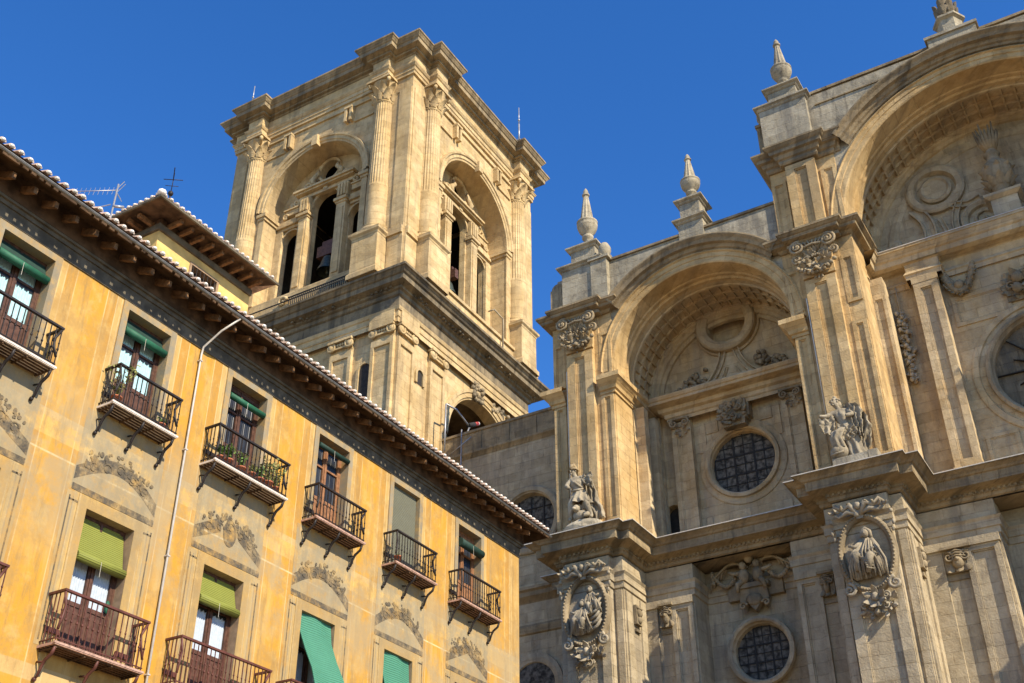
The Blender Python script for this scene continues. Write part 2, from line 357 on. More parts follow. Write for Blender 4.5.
# ---- lower storey -------------------------------------------------
def lowpath(wing):
    p = [(-23.6, 48), (-23.6, 45.02), (-22.4, 45.02)]
    for i, c in enumerate(PC):
        p += [(c - 1.45, 41.5), (c - 1.0, 41.5), (c - 1.0, 41.15), (c + 1.0, 41.15), (c + 1.0, 41.5), (c + 1.45, 41.5)]
        if i < 2:
            n = PC[i + 1]; a, e = c + 1.45, n - 1.45
            ww = 2.15 if i == 0 else 2.82
            p += [(a, 43.75)] + ([(a + ww, 43.75), (a + ww, 45.2), (e - ww, 45.2), (e - ww, 43.75)] if wing else []) + [(e, 43.75)]
    return p + [(PC[2] + 1.45, 43.75), (12, 43.75)]
b = MB(); b.sweep(lowpath(True), [(.0, -.2), (0, 19.28), (.06, 19.3), (.06, 19.55), (.12, 19.57), (.12, 19.84), (.2, 19.95), (.03, 19.99), (.03, 20.66)])
for i in (0, 1):  # frames of the front faces
    c = PC[i]
b.build('lower_wall', M['grey'], FAC)
b = MB()
b.sweep(lowpath(False), [(.03, 20.7), (.12, 20.74), (.16, 20.86), (.2, 20.86), (.2, 20.97), (.3, 21.02), (.72, 21.06), (.74, 21.06), (.76, 21.4), (.84, 21.43), (.9, 21.5), (1.04, 21.58), (1.1, 21.6), (1.1, 21.645)])
# soffit over the set back middle of each bay
for i in (0, 1):
    a, e = PC[i] + 1.45, PC[i + 1] - 1.45; b.poly([(a, 43.9, 20.71), (e, 43.9, 20.71), (e, 45.9, 20.71), (a, 45.9, 20.71)])
# dentil course under the corona
def dentils(b, p0, p1, nx, ny, z0, z1, w=.1, gap=.1, out=.1):
    L = sqrt((p1[0] - p0[0]) ** 2 + (p1[1] - p0[1]) ** 2); n = int(L / (w + gap)); dx, dy = (p1[0] - p0[0]) / L, (p1[1] - p0[1]) / L
    for k in range(n):
        s0 = (k + .5) * L / n - w / 2; x0, y0 = p0[0] + dx * s0, p0[1] + dy * s0; x1, y1 = x0 + dx * w, y0 + dy * w
        xs = sorted((x0, x1, x0 + nx * out, x1 + nx * out)); ys = sorted((y0, y1, y0 + ny * out, y1 + ny * out)); b.box(xs[0], xs[-1], ys[0], ys[-1], z0, z1)
for i in (0, 1):
    c = PC[i]; dentils(b, (c - 1.2, 40.98), (c + 1.2, 40.98), 0, -1, 20.88, 20.99); dentils(b, (c + 1.6, 41.5), (c + 1.6, 43.6), 1, 0, 20.88, 20.99)
    dentils(b, (c + 1.7, 43.58), (PC[i + 1] - 1.7, 43.58), 0, -1, 20.88, 20.99)
b.build('main_cornice', M['cornice'], FAC)
b = MB(); b.sweep(lowpath(False), [(1.13, 21.62), (1.13, 21.66), (-2.2, 21.675)]); b.build('ledge_flashing', M['ledge'], FAC)

# lower pier fronts, wing pilasters
b = MB()
for i in (0, 1, 2):
    c = PC[i]; panelled(b, c - .98, c + .98, 41.04, 4.0, 16.9, .38, .1); b.box(c - .98, c + .98, 41.05, 41.16, 16.9, 19.25)
    for s_ in (-1, 1):
        x0 = c + 1.12 * s_; b.box(min(x0, x0 + .28 * s_), max(x0, x0 + .28 * s_), 41.42, 41.52, 3, 19.22)
        xs = c + 1.45 * s_; # side faces: raised strips
        for y0, y1 in ((41.62, 42.1), (42.95, 43.45)): b.box(min(xs, xs + .07 * s_), max(xs, xs + .07 * s_), y0, y1, 3, 19.2)
for i in (0, 1):
    for s_, c in ((1, PC[i]), (-1, PC[i + 1])):
        a = c + 1.45 * s_; k = (1 if i == 0 else 1.3)
        segs = ((.0, .5 * k, False), (1.14 * k, 2.1 * k, True))
        for u0, u1, pan in segs:
            x0, x1 = sorted((a + u0 * s_, a + u1 * s_))
            if pan: panelled(b, x0, x1, 43.58, 3, 18.95, .2, .14)
            else: b.box(x0, x1, 43.6, 43.76, 3, 18.95)
        x0, x1 = sorted((a + .02 * s_, a + 2.14 * k * s_)); b.box(x0, x1, 43.5, 43.78, 18.95, 19.25)
b.build('pilaster_panels', M['grey'], FAC)

def bracket(cx, y, cz, w, nm='console_bracket'):
    b = MB(); b.box(cx - w * .5, cx + w * .5, y - .1, y + .1, cz - .45, cz + .42); b.box(cx - w * .55, cx + w * .55, y - .3, y + .1, cz + .42, cz + .52)
    for s_ in (-1, 1): b.spiral(cx + s_ * w * .3, y - .2, cz + .12, w * .2, 1.5, .05, s_, pi / 2)
    b.ell((cx, y - .18, cz - .12), (w * .22, .16, .24)); b.ell((cx, y - .3, cz - .02), (w * .1, .12, .09))
    for k in range(3): b.tube([(cx - w * .42, y - .12, cz + .3 - .1 * k), (cx, y - .28, cz + .34 - .1 * k), (cx + w * .42, y - .12, cz + .3 - .1 * k)], .035, 5)
    for k in (-1, 0, 1): leafblade(b, (cx + k * w * .26, y - .1, cz - .2), (k * .4, -.1, -1), (0, -1, 0), .36, w * .3, .4)
    b.box(cx - w * .55, cx + w * .55, y - .02, y + .1, cz - .72, cz - .56)
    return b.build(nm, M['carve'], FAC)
bracket(-18.58, 43.7, 18.55, .58); bracket(-11.76, 43.7, 18.55, .58); bracket(-6.78, 43.7, 18.5, 1.0)
for i in (0, 1): # small bracket on the pier flank
    b = MB(); x = PC[i] + 1.47
    b.box(x, x + .14, 42.3, 42.8, 18.0, 18.8); b.ell((x + .16, 42.55, 18.5), (.1, .2, .2)); b.tube([(x + .14, 42.32, 18.7), (x + .24, 42.55, 18.62), (x + .14, 42.78, 18.7)], .05); b.ell((x + .13, 42.55, 18.2), (.12, .17, .16)); b.box(x, x + .08, 42.34, 42.76, 17.7, 17.82)
    b.build('flank_bracket', M['carve'], FAC)

def round_window(cx, cz, y, r, R, nm, mat, star=False, zt=0):
    """moulded stone ring set in the wall with leaded glass behind"""
    b = MB(); b.arc(cx, cz, [(R + .02, y + .05), (R, y - .12), (R - .12, y - .16), (R - .2, y - .1), (r + .1, y - .06), (r + .04, y + .05), (r, y + .1), (r - .02, y + .4)], 0, 2 * pi, 64)
    o = b.build(nm, mat, FAC)
    b = MB(); n = 48; b.face([b.pt(cx + (r + .05) * cos(2 * pi * k / n), y + .34, cz + (r + .05) * sin(2 * pi * k / n)) for k in range(n)]); b.build('glazing', M['dark'] if star else M['glassdark'], o)
    b = MB()
    if not star:
        for k in range(-3, 4):
            d = k * r / 3.2; h = sqrt(max(r * r - d * d, 0.001)); w = (.034 if k in (-1, 1) else .010) * r / 1.3
            b.box(cx + d - w, cx + d + w, y + .29, y + .33, cz - h, cz + h); b.box(cx - h, cx + h, y + .3, y + .338, cz + d - w, cz + d + w)
        b.build('lead_bars', M['lead'], o)
    else:
        for k in range(16):   # stone star tracery
            a = 2 * pi * k / 16; a1 = a + pi / 16; a0 = a - pi / 16; q = r * (.98 if k % 2 == 0 else .7)
            b.poly([(cx + .25 * cos(a0), y + .22, cz + .25 * sin(a0)), (cx + q * cos(a), y + .2, cz + q * sin(a)), (cx + .25 * cos(a1), y + .22, cz + .25 * sin(a1))])
            b.poly([(cx + .25 * cos(a0), y + .22, cz + .25 * sin(a0)), (cx + q * cos(a), y + .2, cz + q * sin(a)), (cx + q * cos(a), y + .33, cz + q * sin(a)), (cx + .25 * cos(a0), y + .33, cz + .25 * sin(a0))])
            b.poly([(cx + .25 * cos(a1), y + .22, cz + .25 * sin(a1)), (cx + q * cos(a), y + .2, cz + q * sin(a)), (cx + q * cos(a), y + .33, cz + q * sin(a)), (cx + .25 * cos(a1), y + .33, cz + .25 * sin(a1))])
        b.arc(cx, cz, [(.5, y + .33), (.45, y + .15), (.2, y + .1), (.0, y + .12)], 0, 2 * pi, 24)
        b.build('star_tracery', M['lead'], o)
    return o
# lower bay: round window in the set back wall
round_window(-15.12, 16.86, 44.82, 1.14, 1.40, 'round_window', M['grey'])
round_window(-1.75, 16.9, 44.82, 1.3, 1.7, 'round_window', M['grey'])

# winged shield above the lower window
b = MB(); cx, y, cz = -15.12, 45.0, 19.7
b.box(cx - 1.2, cx + 1.2, y - .06, y + .2, cz - .55, cz + .1)
prof = [(-.55, 0), (-.62, -.5), (-.45, -.9), (-.3, -.62), (0, -1.0), (.3, -.62), (.45, -.9), (.62, -.5), (.55, 0)]
b.poly([(cx + p[0], y - .3, cz - .2 + p[1]) for p in prof]);
for p, q in zip(prof[:-1], prof[1:]): b.poly([(cx + p[0], y - .3, cz - .2 + p[1]), (cx + q[0], y - .3, cz - .2 + q[1]), (cx + q[0], y + .05, cz - .2 + q[1]), (cx + p[0], y + .05, cz - .2 + p[1])])
b.ell((cx, y - .32, cz - .72), (.36, .12, .26)); b.box(cx - .7, cx + .7, y - .42, y, cz - .22, cz - .02)
b.spiral(cx - .5, y - .35, cz - .95, .17, 1.3, .06, 1, 0); b.spiral(cx + .5, y - .35, cz - .95, .17, 1.3, .06, -1, pi)
for s_ in (-1, 1):      # two seated cherubs, wings and garlands
    b.ell((cx + s_ * .3, y - .42, cz + .28), (.24, .22, .32)); b.ell((cx + s_ * .3, y - .46, cz + .72), (.16, .17, .18))
    limb(b, [(cx + s_ * .36, y - .4, cz + .1), (cx + s_ * .55, y - .6, cz - .1), (cx + s_ * .6, y - .5, cz - .4)], [.13, .11, .07])
    limb(b, [(cx + s_ * .4, y - .4, cz + .45), (cx + s_ * .7, y - .5, cz + .42), (cx + s_ * .95, y - .4, cz + .55)], [.1, .08, .06])
    for k in range(5):
        t = .5 + .17 * k; b.tube([(cx + s_ * .3, y - .25, cz + .75 + .05 * k), (cx + s_ * (.5 + t * .45), y - .32, cz + 1.02 - .02 * k), (cx + s_ * (.6 + t), y - .2, cz + .95 - .12 * k), (cx + s_ * (.7 + t * 1.05), y - .12, cz + .62 - .16 * k)], .055, 5)
    for k in range(12):
        t = k / 11; b.ell((cx + s_ * (.75 + 1.0 * t), y - .22, cz + .35 - .35 * sin(pi * t) + .35 * t * t), (.1, .1, .1))
    for k in range(4): b.ell((cx + s_ * 1.75, y - .2, cz + .75 - .14 * k), (.1 + .02 * (k % 2), .1, .1))
b.ell((cx, y - .45, cz + 1.05), (.22, .24, .25)); foliage_cluster(b, cx, y - .1, cz + .6, .5, .5, 3, 12, .3, 0)
b.build('winged_shield', M['carve'], FAC)

# medallions on the two lower piers
def figure_relief(b, x, y, z, s, seed, mirror=1):
    """seated draped figure in high relief"""
    R = random.Random(seed); m = mirror
    P = lambda a, d, c: (x + m * a * s, y - d * s, z + c * s)
    b.ell(P(.08, .3, .66), (.1 * s, .11 * s, .13 * s)); b.tube([P(-.04, .28, .58), P(-.02, .26, .74), P(.09, .24, .84), P(.2, .22, .74), P(.22, .2, .52)], [.04 * s, .06 * s, .07 * s, .06 * s, .05 * s], 6); b.ell(P(.07, .41, .65), (.02 * s, .03 * s, .025 * s))
    b.ell(P(.06, .16, .34), (.2 * s, .15 * s, .3 * s))
    limb(b, [P(-.08, .2, .48), P(-.26, .32, .28), P(-.44, .36, .36)], [.085 * s, .07 * s, .045 * s]); limb(b, [P(.2, .2, .48), P(.36, .26, .22), P(.14, .38, .12)], [.085 * s, .07 * s, .045 * s])
    limb(b, [P(-.02, .2, .05), P(-.28, .38, .02), P(-.3, .28, -.42)], [.15 * s, .12 * s, .07 * s]); limb(b, [P(.15, .2, .05), P(.12, .42, -.08), P(.0, .3, -.52)], [.15 * s, .13 * s, .07 * s])
    for k in range(16):
        a = -.5 + k * .065; j = R.uniform(-.07, .07)
        b.tube([P(a * .35 + .1, .26 + R.uniform(0, .08), .5 - .25 * abs(a)), P(a * .7 + j, .38 + R.uniform(-.04, .04), .08 + j), P(a * .95 + j, .32 + R.uniform(-.05, .05), -.25 + j), P(a * 1.05 + .1 * j, .22, -.6 + R.uniform(-.08, .1))], [.018 * s, .034 * s, .04 * s, .026 * s], 5)
    for k in range(6): b.tube([P(-.3 + .06 * k, .34, -.0 - .05 * k), P(0, .44, -.12 - .06 * k), P(.32 - .03 * k, .28, .02 - .09 * k)], [.02 * s, .036 * s, .02 * s], 5)
    b.ell(P(.3, .1, -.3), (.26 * s, .12 * s, .3 * s)); b.ell(P(-.1, .08, -.42), (.36 * s, .11 * s, .2 * s))
def medallion(c, variant):
    y = 41.02; cz = 18.38; a, h = .86, 1.3
    b = MB(); rows = []
    for i in range(56):
        t = 2 * pi * i / 56; rows.append([(c + (a + e) * cos(t), y - d, cz + (h + e) * sin(t)) for e, d in ((.0, -.02), (-.02, .1), (.04, .2), (.12, .24), (.2, .2), (.24, .06), (.24, -.04))])
    b.grid(list(zip(*rows)) and [list(r) for r in zip(*rows)], True, True)
    for i in range(60):
        t = 2 * pi * i / 60; b.ell((c + (a + .12) * cos(t), y - .24, cz + (h + .12) * sin(t)), (.05, .05, .05), None, 5, 4)
    o = b.build('oval_medallion', M['carve'], FAC)
    b = MB()
    if variant == 0:
        figure_relief(b, c + .32, y - .0, cz + .25, .85, 5, -1); figure_relief(b, c - .14, y - .06, cz - .38, .95, 6)
        for k in range(5): b.tube([(c + .2, y - .2, cz - .9 + k * .22), (c + .55, y - .25, cz - .75 + k * .22), (c + .72, y - .15, cz - .45 + k * .22)], .07)
    else:
        figure_relief(b, c - .0, y - .0, cz - .18, 1.25, 8, 1); b.ell((c - .45, y - .2, cz - .7), (.25, .15, .3)); limb(b, [(c - .3, y - .35, cz + .1), (c - .62, y - .3, cz - .2), (c - .55, y - .2, cz - .6)], [.12, .1, .06])
    b.build('relief_figure', M['statue'], o)
    b = MB()   # knotted ribbons over the oval
    for s_ in (-1, 1):
        b.tube([(c + .05 * s_, y - .25, cz + 1.45), (c + .3 * s_, y - .4, cz + 1.85), (c + .55 * s_, y - .3, cz + 1.72), (c + .8 * s_, y - .34, cz + 1.9), (c + 1.02 * s_, y - .2, cz + 1.74)], [.1, .12, .08, .11, .04])
        b.tube([(c + .1 * s_, y - .3, cz + 1.5), (c + .42 * s_, y - .34, cz + 1.62), (c + .75 * s_, y - .25, cz + 1.5), (c + .92 * s_, y - .24, cz + 1.62)], [.07, .1, .06, .08])
        for k in range(4): leafblade(b, (c + s_ * (.3 + .2 * k), y - .28, cz + 1.75), (s_ * R2(.1, 1, k * 2), -.4, .6 - .35 * k), (0, -1, .2), .3, .16, .5)
        b.ell((c + s_ * 1.12, y - .16, cz + 1.42), (.08, .08, .09)); b.ell((c + s_ * 1.14, y - .14, cz + .98), (.07, .07, .12)); b.ell((c + s_ * 1.08, y - .14, cz + .72), (.06, .06, .1))
    b.box(c - .12, c + .12, y - .3, y + .02, cz + 1.3, cz + 1.7); b.ell((c, y - .34, cz + 1.8), (.15, .15, .16)); b.ell((c - .1, y - .3, cz + 1.5), (.12, .1, .14))
    b.build('ribbon_crest', M['statue'], o)
    b = MB(); foliage_cluster(b, c + .05, y - .05, cz - 1.85, .72, .5, 21 + variant, 26, .3, 4)
    for s_ in (-1, 1): b.spiral(c + s_ * .82, y - .2, cz - 1.3, .24, 1.5, .08, s_, pi / 2)
    b.ell((c + .05, y - .3, cz - 1.72), (.13, .14, .17)); b.ell((c, y - .2, cz - 2.22), (.09, .1, .15))
    for k in range(7): leafblade(b, (c + .05, y - .2, cz - 1.75), (sin(k * .9) * 1.0, -.2, cos(k * .9) - .3), (0, -1, 0), .55, .22, .5)
    b.build('carved_pendant', M['statue'], o)
def R2(a, e, k): return a + (e - a) * (k / 6)
medallion(PC[0], 0); medallion(PC[1], 1)

# ---- upper storey piers ------------------------------------------
def big_capital(c, y, z0, z1, w, parent):
    b = MB(); b.box(c - w * .72, c + w * .72, y - .1, y + .25, z1 - .16, z1)
    h = z1 - z0
    for s_ in (-1, 1):
        b.spiral(c + s_ * w * .42, y - .26, z1 - .42, .34, 2.1, .075, -s_, pi / 2 + s_ * .4, 34, .12); b.spiral(c + s_ * w * .5, y - .12, z1 - .9, .22, 1.5, .06, s_, -pi / 2, 22, .1)
        b.ell((c + s_ * w * .42, y - .34, z1 - .42), (.09, .09, .09))
        leafblade(b, (c + s_ * .12, y - .05, z0 + .4), (s_ * .55, -.2, 1), (0, -1, .1), .6, .32, .6); leafblade(b, (c + s_ * .4, y - .05, z0 + .3), (s_ * .4, -.2, .9), (0, -1, .1), .5, .3, .6)
        for k in range(6):
            t = k / 5; b.ell((c + s_ * (w * .5 - w * .5 * t), y - .2 - .1 * t, z0 + .55 - .45 * sin(pi * .5 * t)), (.1, .1, .1))
        leafblade(b, (c + s_ * .2, y - .1, z0 + .55), (s_ * .5, -.3, -1), (0, -1, .2), .55, .3, .5)
    for k in range(-2, 3): b.tube([(c + k * .09, y - .12, z1 - .75), (c + k * .13, y - .28, z1 - .4), (c + k * .2, y - .24, z1 - .18)], .04, 5)
    foliage_cluster(b, c, y - .06, z0 + .85, .62, .72, int(abs(c) * 7), 34, .22, 3); foliage_cluster(b, c, y - .08, z0 + .2, .42, .32, int(abs(c) * 3), 12, .2, 0)
    leafblade(b, (c, y - .12, z0 + .5), (0, -.3, -1), (0, -1, .3), .6, .36, .6); b.ell((c, y - .3, z0 + .25), (.12, .12, .15))
    b.tube([(c - w * .5, y - .18, z1 - .25), (c - w * .2, y - .3, z1 - .5), (c, y - .3, z1 - .42), (c + w * .2, y - .3, z1 - .5), (c + w * .5, y - .18, z1 - .25)], .06)
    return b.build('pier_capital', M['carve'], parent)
for i, c in enumerate(PC):
    b = MB()
    b.box(c - .66, c + .66, 41.34, 41.66, 21.665, 32.96); panelled(b, c - .66, c + .66, 41.22, 22.3, 31.0, .4, .12, .25)
    b.box(c - .74, c + .74, 41.18, 41.34, 21.67, 22.3); b.box(c - .7, c + .7, 41.2, 41.34, 31.1, 31.25)
    for s_ in (-1, 1):           # second step with its own panel, then the jamb pier
        x0, x1 = sorted((c + .9 * s_, c + 1.52 * s_)); panelled(b, x0, x1, 41.46, 22.3, 28.55, .17, .1)
        x2, x3 = sorted((c + .66 * s_, c + .9 * s_)); b.box(x2, x3, 41.5, 41.66, 21.67, 32.96)
        b.box(x0, x1, 41.42, 41.57, 21.67, 22.3)
        panelled(b, x0, x1, 41.48, 29.5, 31.9, .15, .08)
    b.box(c - 1.56, c + 1.56, 41.56, 43.35, 21.668, 32.95)
    pr = b.build('pier', M['warm'], FAC)
    big_capital(c, 41.2, 31.0, 33.0, 1.6, pr)
    # impost blocks of the flanking arches
    b = MB(); imp = [(.02, 28.5), (.08, 28.52), (.08, 28.66), (.16, 28.7), (.2, 28.86), (.3, 28.98), (.42, 29.1), (.46, 29.12), (.46, 29.34), (.0, 29.4)]
    if i in (0, 1): b.sweep([(c + .88, 41.5), (c + 1.55, 41.5), (c + 1.55, 43.3)] if i == 0 else [(c - 1.55, 43.2), (c - 1.55, 41.5), (c - .88, 41.5)], imp)
    if i == 0: b.sweep([(c - 1.55, 45), (c - 1.55, 41.5), (c - .88, 41.5)], imp)
    if b.v: b.build('impost', M['warm'], pr)
# conductor cable fixed beside each front pilaster
for c in PC[:2]:
    b = MB(); b.tube([(c - .72, 41.3, 22.2 if c < -15 else 24.4), (c - .72, 41.3, 30.2)], .03, 5); b.build('conductor_cable', M['white'], FAC)
# upper cornice of piers
UC = [(-.3, 32.88), (.05, 32.9), (.12, 32.96), (.16, 33.02), (.38, 33.05), (.42, 33.06), (.44, 33.2), (.5, 33.22), (.58, 33.3), (.62, 33.31), (.62, 33.42), (-.8, 33.48)]
for i, c in enumerate(PC):
    b = MB(); p = [(c - 1.5, 44.2), (c - 1.5, 41.5), (c - .8, 41.5), (c - .8, 41.18), (c + .8, 41.18), (c + .8, 41.5), (c + 1.5, 41.5), (c + 1.5, 44.4)]
    if i == 0: p = [(c - 1.5, 46)] + p[1:-1] + [(c + 1.5, 42.2)]
    b.sweep(p, UC); b.build('pier_cornice', M['cornice'], FAC)
# attic stage of the middle pier (rises beside the great arch)
for c in PC[1:]:
    b = MB(); b.box(c - .68, c + .68, 41.34, 41.7, 33.44, 37.6); panelled(b, c - .68, c + .68, 41.22, 33.5, 37.45, .4, .12, .3)
    b.box(c - 1.5, c + 1.5, 41.56, 46.5, 33.44, 37.6)
    for s_ in (-1, 1): x0, x1 = sorted((c + .8 * s_, c + 1.5 * s_)); panelled(b, x0, x1, 41.47, 33.6, 36.9, .16, .09)
    b.build('attic_pier', M['warm'], FAC)
    b = MB(); p = [(c - 1.5, 46.4), (c - 1.5, 41.5), (c - .8, 41.5), (c - .8, 41.2), (c + .8, 41.2), (c + .8, 41.5), (c + 1.5, 41.5), (c + 1.5, 41.7)]
    b.sweep(p, [(-.3, 37.5), (.04, 37.52), (.1, 37.6), (.1, 37.75), (.2, 37.8), (.26, 37.98), (.4, 38.02), (.42, 38.2), (.5, 38.26), (.58, 38.36), (.6, 38.37), (.6, 38.46), (-.8, 38.5)])
    b.build('attic_cornice', M['cornice'], FAC)

# ---- arches ------------------------------------------------------
def arch(cx, R, cz, zt, xl, xr, outerR, zclip, spring):
    b = MB(); plate_arch(b, xl, xr, spring, zt, 41.62, cx, cz, R + .02, 64)
    b.build('spandrel_wall', M['pale'], FAC)
    b = MB()
    b.arc(cx, cz, [(R + .62, 41.63), (R + .62, 41.46), (R + .55, 41.42), (R + .5, 41.5), (R + .3, 41.5), (R + .28, 41.54), (R + .06, 41.54), (R, 41.58), (R, 42.45), (R - .06, 42.5), (R - .06, 42.7), (R - .16, 42.74), (R - .16, 43.0)], 0, pi, 72)
    if cz > spring + .05: 
        for s_ in (-1, 1): b.sweep([(cx + s_ * R, 41.6), (cx + s_ * R, 43)] if s_ < 0 else [(cx + R, 43), (cx + R, 41.6)], [(0, spring), (0, cz)])
    b.build('archivolt', M['warm'], FAC)
    a0 = math.asin((zclip - cz) / outerR)
    b = MB(); q = outerR
    b.arc(cx, cz, [(q - .62, 41.6), (q - .6, 41.5), (q - .5, 41.46), (q - .46, 41.36), (q - .32, 41.3), (q - .3, 41.12), (q - .14, 41.06), (q - .04, 40.95), (q, 40.93), (q + .06, 40.94), (q + .1, 41.7)], a0, pi - a0, 72)
    b.build('arched_cornice', M['cornice'], FAC)
arch(-15.17, 4.24, 29.72, 35.75, -22.2, -10.8, 5.4, 33.2, 29.36)
arch(-1.75, 6.22, 33.3, 41.4, -10.8, 7.4, 7.6, 38.1, 33.3)
# horizontal stretch of the great arch's cornice down to the pier
for x0, x1 in ((-8.4, -7.55), (3.9, 4.9)):
    b = MB(); b.sweep([(x0, 41.55), (x1, 41.55)], [(-.2, 37.55), (.0, 37.6), (.1, 37.85), (.2, 38.0), (.5, 38.1), (.6, 38.36), (.6, 38.46), (-.3, 38.5)]); b.build('arch_cornice_return', M['cornice'], FAC)

def ribbon(b, pts, w, y, proud):
    """carved moulded band along a polyline of (x, z): two raised rims with a hollow between"""
    m = len(pts); fine = []
    for i in range(m - 1):
        p0, p1, p2, p3 = pts[max(i - 1, 0)], pts[i], pts[i + 1], pts[min(i + 2, m - 1)]
        for k in range(6):
            t = k / 6; fine.append(tuple(.5 * (2 * p1[j] + (p2[j] - p0[j]) * t + (2 * p0[j] - 5 * p1[j] + 4 * p2[j] - p3[j]) * t * t + (3 * p1[j] - p0[j] - 3 * p2[j] + p3[j]) * t ** 3) for j in (0, 1)))
    fine.append(pts[-1]); sec = [(-.5, 0), (-.5, 1), (-.36, 1), (-.3, .45), (0, .3), (.3, .45), (.36, 1), (.5, 1), (.5, 0)]; rows = []
    for i, p in enumerate(fine):
        a_, c_ = fine[max(i - 1, 0)], fine[min(i + 1, len(fine) - 1)]; dx, dz = c_[0] - a_[0], c_[1] - a_[1]; L = sqrt(dx * dx + dz * dz) or 1; rows.append([(p[0] - dz / L * w * u, y - proud * h, p[1] + dx / L * w * u) for u, h in sec])
    for j in range(len(sec) - 1): b.grid([[r[j], r[j + 1]] for r in rows], False, False)
def vault(cx, cz, R, y0, y1, rows, cols, nm, mat, inset=.16, bands=(.5, .35)):
    """coffered barrel vault, coffers sunk into it"""
    b = MB(); b.arc(cx, cz, [(R, y0), (R, y0 + bands[0]), (R - .07, y0 + bands[0] + .03), (R - .07, y0 + bands[0] + .16), (R, y0 + bands[0] + .19)], 0, pi, 64)
    ya, yb = y0 + bands[0] + .19, y1 - bands[1]; dy = (yb - ya) / rows; da = pi / cols; P = lambda a, y, r: (cx + r * cos(a), y, cz + r * sin(a))
    for i in range(cols):
        for j in range(rows):
            a0, a1 = i * da, (i + 1) * da; e = da * .075; f = dy * .075; u0, u1 = ya + j * dy, ya + (j + 1) * dy
            O = [(a0, u0), (a1, u0), (a1, u1), (a0, u1)]; I = [(a0 + e, u0 + f), (a1 - e, u0 + f), (a1 - e, u1 - f), (a0 + e, u1 - f)]
            I2 = [(a0 + 1.4 * e, u0 + 1.4 * f), (a1 - 1.4 * e, u0 + 1.4 * f), (a1 - 1.4 * e, u1 - 1.4 * f), (a0 + 1.4 * e, u1 - 1.4 * f)]
            for k in range(4):
                l = (k + 1) % 4
                b.poly([P(*O[k], R), P(*O[l], R), P(*I[l], R), P(*I[k], R)]); b.poly([P(*I[k], R), P(*I[l], R), P(*I2[l], R + inset), P(*I2[k], R + inset)])
            b.poly([P(*q, R + inset) for q in I2])
    b.arc(cx, cz, [(R, yb), (R - .1, yb + .04), (R - .16, yb + .14), (R - .3, yb + .18), (R - .34, yb + .3), (R - .5, yb + .33), (R - .52, y1 + .02)], 0, pi, 64)
    return b.build(nm, mat, FAC)
vault(-15.17, 29.72, 4.08, 42.95, 45.75, 3, 26, 'coffered_vault', M['ochre'], .09, (.25, .5))
vault(-1.75, 33.3, 6.06, 42.95, 45.3, 3, 34, 'coffered_vault', M['ochre'], .11, (.12, .35))

# ---- left bay interior -------------------------------------------
b = MB(); L, Rr, cx = -19.35, -10.99, -15.17
b.poly([(L, 43.3, 21.6), (L, 45.75, 21.6), (L, 45.75, 29.8), (L, 43.3, 29.8)]); b.poly([(Rr, 43.3, 21.6), (Rr, 45.75, 21.6), (Rr, 45.75, 29.8), (Rr, 43.3, 29.8)])
plate_hole(b, -17.2, -13.14, 23.4, 28.0, 45.6, cx, 25.7, 1.6, 48, 45.9)
for x0, x1, z0, z1 in ((-17.2, -13.14, 21.6, 23.4), (-17.2, -13.14, 28.0, 29.6)): b.poly([(x0, 45.6, z0), (x1, 45.6, z0), (x1, 45.6, z1), (x0, 45.6, z1)])
plate_arch(b, L, -17.2, 21.6, 29.6, 45.6, -18.72, 24.05, .38, 14, 22.0, 46.1); plate_arch(b, -13.14, Rr, 21.6, 29.6, 45.6, -11.62, 24.05, .38, 14, 22.0, 46.1)
b.build('recess_wall', M['ochre'], FAC)
b = MB(); b.poly([(L, 46.05, 21.6), (-17.2, 46.05, 21.6), (-17.2, 46.05, 25), (L, 46.05, 25)]); b.build('niche_shade', M['void'], FAC)  # dark sheet painted as the shade at the back of the niche
b = MB()
for s_ in (-1, 1):
    x0, x1 = sorted((cx + s_ * 2.2, cx + s_ * 3.15)); panelled(b, x0, x1, 45.22, 22.2, 28.3, .24, .1); b.box(x0, x1, 45.3, 45.7, 21.67, 28.9); b.box(x0 - .05, x1 + .05, 45.16, 45.35, 21.67, 22.2)
    x0, x1 = sorted((cx + s_ * 3.75, cx + s_ * 4.18)); b.box(x0, x1, 45.3, 45.65, 21.67, 28.9); b.box(x0 - .02, x1 + .02, 43.5, 43.95, 21.67, 28.6); b.box(x0 - .02, x1 + .02, 44.7, 45.1, 21.67, 28.6)
    # raised stepped panels beside the window
    for q0, q1, z0, z1 in ((1.62, 1.98, 26.6, 28.1), (1.0, 1.6, 27.5, 28.1), (1.7, 1.98, 22.3, 23.4), (.9, 1.7, 22.3, 22.8)):
        x0, x1 = sorted((cx + s_ * q0, cx + s_ * q1)); b.box(x0, x1, 45.545, 45.62, z0, z1)
b.arc(cx, 25.7, [(2.05, 45.62), (2.05, 45.55), (1.99, 45.53), (1.75, 45.53), (1.7, 45.6)], 0, 2 * pi, 64)
b.build('recess_pilasters', M['ochre'], FAC)
round_window(cx, 25.7, 45.5, 1.5, 1.74, 'round_window', M['ochre'])
E2 = [(.0, 28.55), (.06, 28.58), (.06, 28.75), (.12, 28.8), (.3, 28.88), (.34, 28.88), (.36, 29.05), (.5, 29.12), (.54, 29.28), (-.5, 29.36)]
b = MB(); b.sweep([(L, 43.0), (L, 45.3)], [(o * .9, z) for o, z in E2]); b.sweep([(Rr, 45.3), (Rr, 43.0)], [(o * .9, z) for o, z in E2])
